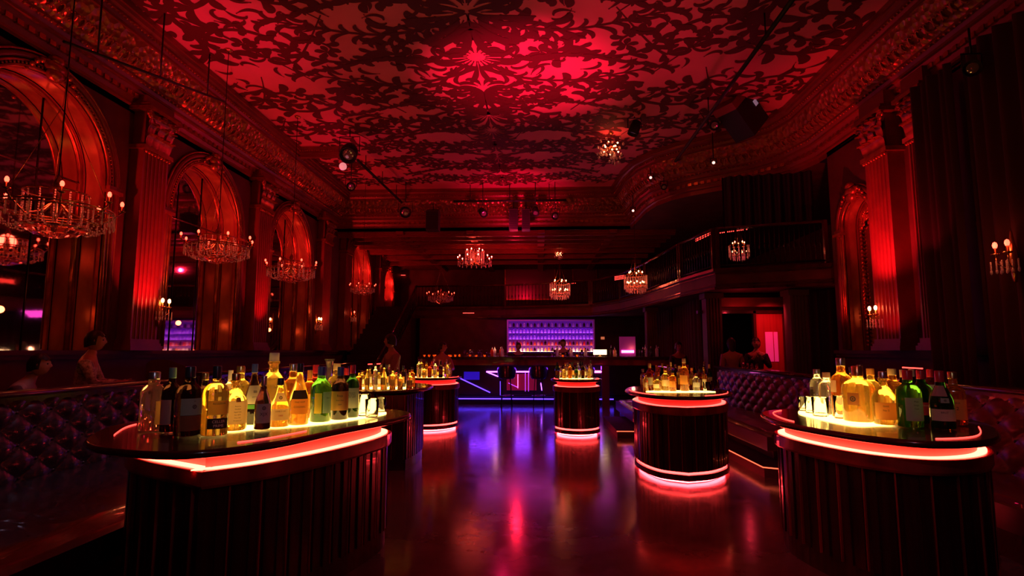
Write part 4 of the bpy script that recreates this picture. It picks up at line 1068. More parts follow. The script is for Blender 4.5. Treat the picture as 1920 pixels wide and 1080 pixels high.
for i, (px, k) in enumerate(seq):
    o, cat = counter_item(px, k, i); nm = {'candle': 'amber tea light', 'glass': 'short clear glass', 'wineglass': 'stemmed wine glass'}.get(k, CN.get(k, k)+' bottle')
    zone = 'left end' if px < 860 else 'left half' if px < 955 else 'middle' if px < 1115 else 'right half' if px < 1174 else 'right end'
    key = (nm, zone); cnt[key] = cnt.get(key, 0)+1
    tag(o, f'{nm}, {ORD[cnt[key]-1]} from left on the {zone} of the bar counter', cat, f'{nm} on the bar counter')
p = Py(1125, 664, 16.0); lo = empty('counter_lamp', (p.x, 16.0, zcn), 0, 'bright cream counter lamp standing on the bar right of the shelves', 'lamp')
MB().lathe([(.05, 0), (.05, .01), (.01, .015), (.01, .05)], 12).build('base', m_brass, lo); b = MB(); b.box((-.18, -.05, .05), (.18, .05, .19)); b.build('lamp_shade', m_warmlamp, lo)
p = Py(1178, 664, 16.0); lo = empty('display_lamp', (p.x, 16.1, zcn), 0, 'pink-violet light bar on a dark screen at the right of the bar', 'lamp')
b = MB(); b.box((-.22, .0, .01), (.22, .05, .55)); b.build('panel', mat('violet_panel', (.3, .05, .2), .5, emit=(.25, .01, .12), es=.35), lo); b = MB(); b.box((-.17, -.03, .10), (.17, -.001, .17)); b.build('light_bar', m_magenta, lo)
p = Py(1135, 633, 21.5); b = MB(); b.box((-.07, -.01, -.05), (.07, .01, .05)); tag(b.build('lit_notice', m_warmlamp if False else mat('notice', (.8, .4, .2), .5, emit=(1, .25, .1), es=.5), None, (p.x, 22.385, p.z)), 'small glowing orange notice on the dark wall right of the shelves', 'sign')

# ------------------------------------------------------------------ booths
def tufted(L, z0, z1, cols, rows_, depth=.05, m=m_leather, lean=.10):
    """tufted panel along local +Y, facing +X, from y=0..L"""
    b = MB(); nu, nv = cols*10, rows_*10
    def fn(u, v):
        a, c = u*cols, v*rows_; f = abs(math.sin(PI*(a+c)/1.)*math.sin(PI*(a-c)/1.))**.45
        e = min(1, min(u, 1-u)*cols*3, min(v, 1-v)*rows_*3)
        return (.10+depth*f*max(.25, e)-lean*v, u*L, z0+(z1-z0)*v)
    b.grid(fn, nu, nv, m)
    for i in range(cols*2+1):
        for j in range(rows_*2+1):
            if (i+j) % 2 == 0 and 0 < i < cols*2 and 0 < j < rows_*2:
                u, v = i/(2*cols), j/(2*rows_); b.ball((.108-lean*v, u*L, z0+(z1-z0)*v), .014, m_blackgl, 6, (.6, 1, 1))
    b.box((-.06, 0, z0-.1), (.02, L, z1), m_wood)
    return b
def bench(loc, rz, L, label, m=m_leather, seat_d=.62, zs=.42, zt=1.08, cols=12, rail_w=.09):
    r = empty('booth_bench', loc, rz, label, 'bench')
    tufted(L, zs-.12, zt, cols, 3, m=m).build('backrest', None, r)
    b = MB()
    def fn(u, v):                              # cushion with rolled front edge
        return (.10+seat_d*v+(.02*math.sin(v*PI)), u*L, zs-.02*abs(v-.5)*2+.02*abs(math.sin(u*PI*L/.65))**.5-(.10 if v > .97 else 0))
    b.grid(fn, int(L/.65)*8, 10, m); b.box((.08, 0, zs-.20), (.10+seat_d, L, zs-.03), m); b.build('seat', None, r)
    b = MB(); b.box((0, .02, 0), (seat_d+.02, L-.02, zs-.20)); b.build('plinth', m_wood, r)
    b = MB(); b.box((-rail_w-.02, -.02, zt), (.07, L+.02, zt+.05)); b.tube([(.07, -.02, zt+.025), (.07, L+.02, zt+.025)], .025, 8); b.build('top_rail', m_wood, r)
    return r
# left run: faces +X
bench((-4.55, 2.2, 0), 0, 4.55, 'long black tufted leather bench at the lower left, beside the near left pod', seat_d=1.75, zs=.34, zt=1.05, cols=13)
bench((-4.9, 8.2, 0), 0, 6.6, 'tufted leather bench further along the left side, behind the dark pod', cols=16)
# right run: faces -X  (rotated by 180 degrees)
bench((3.75, 12.2, 0), PI, 4.9, 'tufted oxblood bench right of centre, between the two right-hand pods', m=m_leather2, seat_d=.85, cols=13)
bench((4.05, 7.1, 0), PI, 4.4, 'dark tufted bench at the right edge behind the near right pod', m=m_leather2, seat_d=.75, cols=12)
bench((2.62, 12.3, 0), PI/2*0+PI, 2.2, 'low dark booth block left of the pod right of centre', m=m_leather2, seat_d=.9, cols=6)
# raised rear seating tiers
mb = MB(); mb.box((-6.58, 2.0, 0), (-4.98, 15.6, .30)); struct(mb, 'floor_tier_left', m_carpet)
mb = MB(); mb.box((3.9, 3.0, 0), (5.6, 13.1, .30)); struct(mb, 'floor_tier_right', m_carpet)
# step edge with amber light
pl = empty('floor_step', (2.8, 8, 0), 0, 'low carpeted step with an amber light line, below the oxblood bench', 'step')
b = MB(); pts = [(-.24, 4.2), (-.24, .0), (-.22, -1.15), (-.02, -1.25), (.6, -1.25), (1.0, -1.25), (1.0, 4.2)]; b.prism(pts[::-1], 0, .12); b.build('tread', m_carpet, pl)
b = MB(); b.tube([(x-.012 if i < 3 else x, y-(.012 if i > 2 else 0), .115) for i, (x, y) in enumerate(pts[:5])], .007, 5); b.build('led_line', m_ledstep, pl)
pl = empty('floor_step', (1.75, 10.2, 0), 0, 'short dark step with amber line right of the small centre pod', 'step')
b = MB(); b.box((-.45, -.45, 0), (.25, 1.6, .12)); b.build('tread', m_carpet, pl)
b = MB(); b.tube([(-.46, -.46, .112), (.25, -.46, .112)], .007, 5); b.build('led_line', m_ledstep, pl)
# glasses on the right rail
for i, px in enumerate([1394, 1402, 1410, 1419]):
    p = Px(px, 687, 3.80); o = MB().lathe([(.026, 0), (.034, .09), (.030, .09), (.022, .01), (.0001, .01)], 10).build('tumbler', m_tumbler, None, (3.80, p.y, 1.131))
    tag(o, f'short glass, {ORD[i]} from the left on the rail of the oxblood bench', 'glass', 'glasses on the right bench rail')
# low tables and round chair backs behind the left rail
def tub_chair(x, y, rz, label, m, z=.30):
    r = empty('tub_chair', (x, y, z), rz, label, 'chair')
    b = MB(); b.lathe([(.02, .40), (.27, .40), (.30, .44), (.28, .48), (.001, .50)], 20); b.build('seat', m, r)
    k = MB()
    def fn(u, v): a = (u-.5)*PI*1.05-PI/2; return (.34*math.cos(a)*(1+.06*v), .34*math.sin(a)*(1+.06*v), .30+.72*v*(math.cos((u-.5)*2.2))**.7)
    def fn2(u, v): a = (u-.5)*PI*1.05-PI/2; return (.28*math.cos(a)*(1+.06*v), .28*math.sin(a)*(1+.06*v), .30+.72*v*(math.cos((u-.5)*2.2))**.7)
    k.grid(fn, 22, 8, m); k.grid(fn2, 22, 8, m, flip=True); k.build('backrest', None, r)
    for i in range(4):
        a = PI/4+i*PI/2; l = MB(); l.tube([(.2*math.cos(a), .2*math.sin(a), .40), (.24*math.cos(a), .24*math.sin(a), 0)], .018, 6); l.build('leg', m_wood, r)
    return r
m_plumv = mat('plum_velvet', (.10, .02, .035), .8)
q = Px(322, 660, -5.4); tub_chair(-5.45, 8.35, 0, 'plum tub chair with tall rounded back behind the leftmost bottles', m_plumv)

# ------------------------------------------------------------------ chandeliers
def strand_mesh(n, ln, r=.011):
    b = MB()
    for i in range(n): b.ball((0, 0, -ln*(i+.5)/n), r, None, 5, (1, 1, 1.5))
    b.ball((0, 0, -ln-.02), r*1.5, None, 5, (1, 1, 2)); me = b.mesh('crystal_strand'); me.materials.append(m_crystal); return me
def linko(name, me, par, loc, rz=0, sc=None):
    o = bpy.data.objects.new(name, me); COL.objects.link(o); o.parent = par; o.location = loc; o.rotation_euler = (0, 0, rz)
    if sc: o.scale = sc
    return o
CHM = {}
def candle_mesh(bulb):
    k = 'c'+bulb.name
    if k in CHM: return CHM[k]
    b = MB(); b.lathe([(.012, 0), (.034, .012), (.036, .02), (.010, .022), (.010, .07)], 8, m_brass); b.ball((0, 0, .095), .020, bulb, 7, (1, 1, 1.6)); CHM[k] = b.mesh('candle'); return CHM[k]
def chandelier(kind, bulb, drop, label):
    """origin at the ceiling hook; crystals hang at -drop"""
    r = empty('crystal_chandelier', (0, 0, 0), 0, label, 'chandelier', 'crystal chandeliers')
    drop = 0; b = MB(); b.lathe([(.015, -.05), (.06, -.03), (.07, 0)], 12); b.build('ceiling_rose', m_brass, r)
    b = MB(); b.tube([(0, 0, 0), (0, 0, 1)], .007, 5); b.build('rod', m_iron, r)
    f = MB(); Z = 0
    if kind == 'basket':
        R = .5
        for rad, z in [(R, 0), (R*.98, -.03), (R*.55, .16), (R*.60, -.20)]:
            f.tube([(rad*math.cos(t), rad*math.sin(t), Z+z) for t in [2*PI*i/28 for i in range(28)]], .010, 5, closed=True)
        for i in range(3):
            a = 2*PI*i/3+.3; f.tube([(R*.98*math.cos(a), R*.98*math.sin(a), Z), (0.02*math.cos(a), .02*math.sin(a), Z+1.1), (0, 0, Z+1.6)], .004, 4)
        for i in range(8):
            a = 2*PI*i/8; f.tube([(R*k*math.cos(a), R*k*math.sin(a), Z+z) for k, z in [(0, .1), (.3, -.05), (.7, -.12), (1.0, -.02), (1.12, .05)]], .008, 5)
        f.lathe([(.01, Z+.36), (.05, Z+.26), (.02, Z+.15), (.06, Z+.05), (.03, Z-.08), (.001, Z-.12)], 10); f.build('frame', m_brass, r)
        for i in range(8):
            a = 2*PI*i/8; linko('candle', candle_mesh(bulb), r, (R*1.12*math.cos(a), R*1.12*math.sin(a), Z+.05))
        s1 = strand_mesh(7, .11, .009); 
        for i in range(30):                  # swags from the ring down to the lower ring and pendants
            a = 2*PI*i/30; linko('crystal_strand', s1, r, (R*math.cos(a), R*math.sin(a), Z-.02))
        def swag():
            b2 = MB()
            for i in range(11):
                t = i/10; rad = R*(1-t*.42); b2.ball((rad, 0, -.03-.17*t-.09*math.sin(PI*t)), .011, None, 5)
            me = b2.mesh('crystal_strand'); me.materials.append(m_crystal); return me
        s2 = swag()
        for i in range(18): linko('crystal_strand', s2, r, (0, 0, Z), 2*PI*i/18)
        s3 = strand_mesh(12, .30, .009)
        for i in range(14): a = 2*PI*i/14; linko('crystal_strand', s3, r, (R*.55*math.cos(a), R*.55*math.sin(a), Z+.15))
        b2 = MB(); b2.lathe([(R*.6*q, Z-.20-.10*(1-q*q)+(.012 if j % 2 else 0)) for j, q in enumerate([.02, .15, .3, .45, .6, .75, .9, 1.0])], 26, sh=lambda a: (1+.04*math.cos(13*a),)*2, caps=False, smooth=False)
        o = b2.build('crystal_bowl', m_crystal2, r)
    elif kind == 'branch':
        R = .55
        f.lathe([(.02, Z+.45), (.06, Z+.3), (.03, Z+.15), (.08, Z), (.03, Z-.1), (.001, Z-.15)], 10)
        for i in range(10):
            a = 2*PI*i/10; f.tube([(R*k*math.cos(a), R*k*math.sin(a), Z+z) for k, z in [(0, .05), (.35, -.10), (.75, -.10), (1.05, .02), (1.1, .10)]], .010, 5)
        f.build('frame', m_brass, r)
        for i in range(10): a = 2*PI*i/10; linko('candle', candle_mesh(bulb), r, (R*1.1*math.cos(a), R*1.1*math.sin(a), Z+.10))
        for i in range(6): a = 2*PI*i/6+.2; linko('candle', candle_mesh(bulb), r, (R*.5*math.cos(a), R*.5*math.sin(a), Z+.36))
        s1 = strand_mesh(7, .14, .014); s3 = strand_mesh(14, .42, .014)
        for i in range(20): a = 2*PI*i/20; linko('crystal_strand', s1, r, (R*1.08*math.cos(a), R*1.08*math.sin(a), Z+.06))
        for i in range(20): a = 2*PI*i/20; linko('crystal_strand', s3, r, (R*.62*math.cos(a), R*.62*math.sin(a), Z+.42))
        for i in range(12): a = 2*PI*i/12; linko('crystal_strand', s3, r, (R*.32*math.cos(a), R*.32*math.sin(a), Z+.45))
    elif kind == 'drum':
        R = .38
        for z in (.42, .10, -.02): f.tube([((R if z > 0 else R*.9)*math.cos(t), (R if z > 0 else R*.9)*math.sin(t), Z+z) for t in [2*PI*i/24 for i in range(24)]], .012, 5, closed=True)
        for i in range(6): a = 2*PI*i/6; f.tube([(0, 0, Z+.6), (R*math.cos(a), R*math.sin(a), Z+.42)], .006, 4)
        for i in range(4): a = 2*PI*i/4; f.tube([(0, 0, Z+1.2), (R*math.cos(a)*.5, R*math.sin(a)*.5, Z+.5)], .004, 4)
        f.build('frame', m_brass, r)
        s = strand_mesh(16, .42, .011); s1 = strand_mesh(6, .10, .014)
        for i in range(26): a = 2*PI*i/26; linko('crystal_strand', s, r, (R*math.cos(a), R*math.sin(a), Z+.42))
        for i in range(16): a = 2*PI*i/16; linko('crystal_strand', s1, r, (R*.6*math.cos(a), R*.6*math.sin(a), Z-.02)); linko('crystal_strand', s1, r, (R*.85*math.cos(a), R*.85*math.sin(a), Z+.02))
        for i in range(8): a = 2*PI*i/8; linko('candle', candle_mesh(bulb), r, (R*.72*math.cos(a), R*.72*math.sin(a), Z+.10)); 
        for i in range(5): a = 2*PI*i/5; linko('candle', candle_mesh(bulb), r, (R*.6*math.cos(a), R*.6*math.sin(a), Z+.44))
    elif kind == 'burst':
        for i in range(34):
            a = random.uniform(0, 6.28); e = random.uniform(-1.3, .5); L = random.uniform(.22, .36)
            d_ = Vector((math.cos(a)*math.cos(e), math.sin(a)*math.cos(e), math.sin(e))); f.tube([(0, 0, Z), (d_.x*L, d_.y*L, Z+d_.z*L)], .004, 4)
        f.ball((0, 0, Z), .07, None, 8); f.build('frame', m_brass, r)
        me = MB().ball((0, 0, 0), .028, None, 6, (1, 1, 1.6)).mesh('crystal_drop'); me.materials.append(m_crystal)
        for i in range(46):
            a = random.uniform(0, 6.28); e = random.uniform(-1.4, .5); L = random.uniform(.2, .40)
            linko('crystal_drop', me, r, (math.cos(a)*math.cos(e)*L, math.sin(a)*math.cos(e)*L, Z+math.sin(e)*L))
        for i in range(12):
            a = 2*PI*i/12; linko('bulb', (CHM.get('bb') or CHM.setdefault('bb', (lambda m_: (m_.materials.append(bulb), m_)[1])(MB().ball((0, 0, 0), .020, None, 6).mesh('bulb')))), r, (math.cos(a)*.17, math.sin(a)*.17, Z-.08+.1*(i % 3)))
    return r
def put_ch(proto, first, pos, hook, drop, label, sc=1., energy=6, col=(1, .07, .035)):
    o = proto if first else copy_tree(proto)
    o['label'] = label; z0 = pos[2]; o.scale = (sc, sc, sc); o.location = (pos[0], pos[1], z0)
    hook = ZC if inpoly(pos[0], pos[1]) else 5.3
    if z0 > 5.3: hook = ZC
    for c in kids(o):
        if c.name.startswith('ceiling_rose'): c.location = (0, 0, (hook-z0)/sc-.002)
        if c.name.startswith('rod'): c.location = (0, 0, .12); c.scale = (1, 1, max(.02, (hook-z0)/sc-.15))
    light('POINT', (pos[0], pos[1], z0+.12*sc), energy*.7, col, .12)
    return o
pb = chandelier('basket', m_bulbred, 2.3, '')
spots = [(Px(105, 392, -5.2), 'big crystal basket chandelier at the far left, before the first arched mirror', 1.05, 16), (Px(408, 462, -5.2), 'crystal basket chandelier before the second arched mirror on the left', .95, 14),
         (Px(546, 505, -5.2), 'crystal basket chandelier before the third arched mirror on the left', .95, 14), (Px(680, 540, -5.2), 'small distant crystal chandelier before the fourth arch on the left', .7, 3)]
for i, (p, l, s, e) in enumerate(spots): put_ch(pb, i == 0, p, 5.3, 2.3, l, s, e)
p = Py(826, 556, 20.6); put_ch(pb, False, p, 5.3, 2.3, 'crystal basket chandelier in place of a reflection, low before the left balcony railing', .9, 3)  # solid copy put where a chandelier's reflection shows
pbr = chandelier('branch', m_bulbhot, 1.0, '')
p = Py(890, 492, 20.0); put_ch(pbr, True, p, 5.3, 1.0, 'bright red branched crystal chandelier left of centre under the rear ceiling', 1.0, 30)
pdr = chandelier('drum', m_bulb, 1.9, '')
p = Py(1050, 553, 20.0); put_ch(pdr, True, p, 5.3, 1.9, 'crystal drum chandelier in the centre above the bar shelves', .95, 14)
p = Py(1192, 540, 16.2); put_ch(pdr, False, p, 5.3, 1.9, 'crystal drum chandelier at the bend of the balcony', .85, 12)
p = Py(1386, 480, 13.9); put_ch(pdr, False, (p.x, p.y, p.z), 5.3, 1.9, 'pink-lit crystal drum chandelier above the balcony behind the front railing', .62, 3, (1, .06, .12))
pbu = chandelier('burst', m_bulb, .42, '')
p = Py(1146, 279, 12.9); put_ch(pbu, True, (p.x, p.y, p.z), ZC, .42, 'spiky crystal cluster light close under the painted ceiling, right of centre', .95, 5)
p = Py(1048, 477, 21.2); put_ch(pbu, False, (p.x, p.y, p.z), ZC, .42, 'small spiky crystal light under the rear ceiling above the drum chandelier', .5, 2)

# wall sconces
def sconce(loc, side, bulb, label, n=2):
    r = empty('wall_sconce', loc, 0, label, 'wall light', 'wall sconces'); s = side
    b = MB(); b.lathe([(.001, -.32), (.02, -.30), (.03, -.2), (.05, -.05), (.03, .12), (.015, .25), (.001, .3)], 10); b.build('back_plate', m_brass, r)
    f = MB()
    for i in range(n):
        y = (i-(n-1)/2)*.17; f.tube([(0, 0, -.08), (s*.06, y*.5, -.14), (s*.12, y, -.08), (s*.12, y, .0)], .008, 5)
    f.build('arm', m_brass, r)
    for i in range(n):
        y = (i-(n-1)/2)*.17; linko('candle', candle_mesh(bulb), r, (s*.12, y, 0), 0, (1.3, 1.3, 1.3))
    sm = strand_mesh(5, .10, .010)
    for i in range(8): linko('crystal_strand', sm, r, (s*(.06+.08*(i % 2)), -.14+i*.04, -.06))
    light('POINT', (loc[0]+s*.25, loc[1], loc[2]+.1), 2.5, (1, .16, .06), .05)
    return r
p = Px(304, 578, -6.30); sconce((-6.36, p.y, p.z), 1, m_bulb, 'two-candle brass wall light right of the first fluted pilaster')
p = Px(596, 606, -6.30); sconce((-6.36, p.y, p.z), 1, m_bulb, 'two-candle brass wall light right of the third arched mirror')
p = Px(661, 592, -6.30); sconce((-6.36, p.y, p.z), 1, m_bulbred, 'single red wall light near the staircase', 1)
p = Px(1645, 592, 5.55); sconce((5.6, p.y, p.z), -1, m_bulb, 'two-candle wall light inside the carved mirror frame at right')
p = Px(1908, 478, 5.35); sconce((5.3, p.y, p.z), -1, m_bulbred, 'red crystal light standing in for a mirrored chandelier, far right edge')  # added in place of a chandelier's reflection in the edge mirror

# ------------------------------------------------------------------ stage lighting
def pipe(a, b_, label, r=.035):
    root = empty('lighting_bar', a, 0, label, 'lighting bar'); a = Vector(a); q = Vector(b_)-a
    MB().tube([(0, 0, 0), q], r, 8).build('pipe', m_black, root)
    for t in (.15, .5, .85):
        c = q*t; MB().tube([c, c+Vector((0, 0, max(.05, ZC-(a.z+c.z))))], .012, 5).build('hanger', m_black, root)
    return root
pipe((3.42, 7.0, 6.12), (3.42, 15.2, 6.12), 'long black lighting bar running back along the right of the ceiling')
pipe((-4.5, 13.6, 6.18), (-4.3, 17.4, 6.1), 'black lighting bar on the left below the moulded beam')
p0 = Py(985, 382, 16.9); pipe((Py(850, 383, 16.9).x, 16.9, p0.z+.1), (Py(1062, 383, 16.9).x, 16.9, p0.z+.1), 'black lighting bar hung across in front of the rear cornice')
pipe(Px(120, 78, -5.6), Px(420, 190, -5.6), 'thin black bar under the left cornice, top left of the photo', .02)
def par_can(loc, tgt, label, sc=1., lens=None, name='stage_spotlight', group='stage spotlights'):
    r = empty(name, loc, 0, label, 'stage light', group)
    b = MB(); b.lathe([(.02, .16), (.08, .14), (.105, .02), (.11, -.14), (.10, -.14), (.095, -.10), (.0001, -.09)], 14)
    q = (Vector(tgt)-Vector(loc)).to_track_quat('-Z', 'Y')
    o = b.build('housing', m_black, r); o.rotation_euler = q.to_euler(); o.scale = (sc,)*3
    l = MB(); l.ball((0, 0, -.085), .085, None, 12, (1, 1, .25)); o2 = l.build('lens', lens or m_lens, r); o2.rotation_euler = q.to_euler(); o2.scale = (sc,)*3
    k = MB(); k.tube([(-.13*sc, 0, 0), (-.13*sc, 0, .2*sc), (.13*sc, 0, .2*sc), (.13*sc, 0, 0)], .012, 4); top = (ZC if inpoly(loc[0], loc[1]) or loc[2] > 5.25 else 5.3)-loc[2]; k.tube([(0, 0, .2*sc), (0, 0, max(.25*sc, top-.005))], .013, 5); k.build('yoke', m_black, r)
    return r
m_lens = mat('lens_glass', (.4, .35, .4), .06, metal=.6)
m_lenslit = mat('lens_lit', (1, .5, .5), .2, emit=(1, .35, .3), es=3)
m_lenspink = mat('lens_pink', (1, .5, .5), .2, emit=(.9, .22, .25), es=1.4)
C0 = (0, 0, 1.4)
for px, py, Y, s, lit, tg, lb in [
    (655, 285, 12.4, 1.8, False, (-3, 5, 0), 'large black stage spotlight at left below the moulded beam'),
    (658, 350, 14.2, 1.1, False, C0, 'black spotlight with a faint glassy lens under the left lighting bar'),
    (760, 398, 16.5, 1.6, False, C0, 'round black spotlight with a glinting lens left of the hanging speakers'),
    (905, 398, 16.75, 1.1, False, (2, 10, 0), 'small black spotlight between the two hanging speakers'),
    (1004, 396, 16.75, 1.0, False, (0, 12, 0), 'black spotlight immediately right of the centre speaker'),
    (1041, 404, 16.75, 1.0, False, (0, 5, 0), 'rightmost round black spotlight on the rear lighting bar'),
    (1220, 333, 14.5, .5, True, C0, 'small lit spotlight beside the curved cornice'),
    (1338, 305, 13.0, .5, True, C0, 'small lit spotlight above the black drape'),
    (1187, 395, 16.0, .5, True, C0, 'tiny red-lit spotlight right of the rear lighting bar'),
    (1340, 235, 11.6, 1.0, False, C0, 'small black spotlight beside the big box lamp on the right bar'),
    (1190, 240, 12.0, 1.1, False, (0, 12, 0), 'black spotlight just right of the spiky crystal light'),
    (1823, 128, 6.7, .9, False, C0, 'black spotlight at the top right corner of the photo'),
    (1245, 350, 14.3, .7, False, (0, 2, 0), 'dim black spotlight right of the curved cornice lamp')]:
    p = Py(px, py, Y); par_can(p, tg, lb, s, m_lenslit if lit else None)
p = Py(643, 312, 12.2); o = MB().ball((0, 0, 0), .085, None, 14).build('globe_bulb', mat('pale_globe', (.9, .6, .6), .4, emit=(1, .3, .32), es=.7), None, p); tag(o, 'small pale pink globe light at left on the big black spotlight', 'light')
def speaker(c, w, h, d_, label):
    r = empty('hanging_speaker', c, 0, label, 'speaker', 'hanging speakers')
    b = MB(); b.box((-w/2, -d_/2, -h/2), (w/2, d_/2, h/2)); b.build('cabinet', mat('speaker_black', (.035, .02, .028), .5), r)
    g = MB(); 
    for i in range(9): g.box((-w/2+.02, -d_/2-.006, -h/2+.03+i*(h-.06)/9), (w/2-.02, -d_/2, -h/2+.03+(i+.75)*(h-.06)/9))
    g.build('grille', m_black, r)
    k = MB(); k.tube([(0, 0, h/2), (0, 0, h/2+.25)], .015, 5); k.tube([(-w/2, 0, h/2-.02), (-w/2, 0, h/2+.06), (w/2, 0, h/2+.06), (w/2, 0, h/2-.02)], .01, 4); k.build('bracket', m_black, r)
speaker(Py(812, 415, 16.8), .38, .60, .35, 'hanging black speaker left of centre on the rear bar')
speaker(Py(963, 413, 16.8), .26, .62, .35, 'hanging dark speaker in the centre, left one of the touching pair')
speaker(Py(985, 413, 16.8)+Vector((.02, 0, 0)), .24, .62, .35, 'hanging blacker speaker in the centre, right one of the touching pair')
# big moving-head box lamp
p = Py(1392, 215, 11.4); r = empty('box_lamp', p, .5, 'big black box-shaped stage lamp with a small pale sticker at upper right', 'stage light')
b = MB(); b.box((-.40, -.22, -.32), (.40, .26, .32)); bb = b.build('housing', m_black, r); bb.rotation_euler = (0, .75, 0)
b = MB(); b.box((-.44, -.24, -.34), (-.28, .28, .34)); bb = b.build('front_rim', mat('maroon_metal', (.22, .03, .03), .5), r); bb.rotation_euler = (0, .75, 0)
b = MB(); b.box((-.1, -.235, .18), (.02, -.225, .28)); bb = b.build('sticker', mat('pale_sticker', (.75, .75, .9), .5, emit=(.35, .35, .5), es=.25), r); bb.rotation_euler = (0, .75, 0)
b = MB(); b.tube([(0, 0, .3), (0, 0, .75)], .05, 6); b.build('bracket', m_black, r)

# ------------------------------------------------------------------ people
m_skin = mat('skin', (.50, .26, .19), .5); m_hair = mat('dark_hair', (.02, .012, .01), .5); m_eye = mat('eye', (.03, .02, .02), .2)
def skinned(name, V, E, parent, m, sub=2):
    """V: list of (pos, radius)"""
    me = bpy.data.meshes.new(name); me.from_pydata([tuple(v[0]) for v in V], E, []); me.materials.append(m)
    o = bpy.data.objects.new(name, me); COL.objects.link(o); o.parent = parent
    md = o.modifiers.new('skin', 'SKIN'); md.use_smooth_shade = True
    if not me.skin_vertices: me.skin_vertices.new() if hasattr(me.skin_vertices, 'new') else None
    for i, v in enumerate(V):
        rr_ = v[1]; me.skin_vertices[0].data[i].radius = rr_ if isinstance(rr_, tuple) else (rr_, rr_)
        me.skin_vertices[0].data[i].use_root = (i == 0)
    s = o.modifiers.new('sub', 'SUBSURF'); s.levels = 1; s.render_levels = sub
    return o
def head_mesh(parent_mb=None):
    b = MB()
    def fn(u, v):
        a = 2*PI*u; e = PI*(v-.5); ce, se = math.cos(e), math.sin(e)
        x = .076*ce*math.cos(a); y = .098*ce*math.sin(a); z = .122*se
        front = max(0, -math.sin(a))*ce                     # face looks to -Y
        if z < 0: x *= 1+.9*z; y *= (1+.3*z)                # jaw narrows
        nz = math.exp(-((z+.012)/.022)**2)*math.exp(-(x/.013)**2)*front; y -= .024*nz
        br = math.exp(-((z-.030)/.012)**2)*math.exp(-(x/.05)**2)*front; y -= .007*br
        for sx in (-.031, .031): y += .012*math.exp(-((z-.012)/.012)**2)*math.exp(-((x-sx)/.015)**2)*front
        y -= .006*math.exp(-((z+.055)/.008)**2)*math.exp(-(x/.022)**2)*front
        y += .004*math.exp(-((z+.049)/.004)**2)*math.exp(-(x/.02)**2)*front
        y -= .008*math.exp(-((z+.092)/.015)**2)*math.exp(-(x/.022)**2)*front
        ear = math.exp(-((z)/.028)**2)*math.exp(-(y/.014)**2); x += (1 if x > 0 else -1)*.016*ear
        return (x, y, z)
    b.grid(fn, 36, 26, m_skin, cu=True); return b
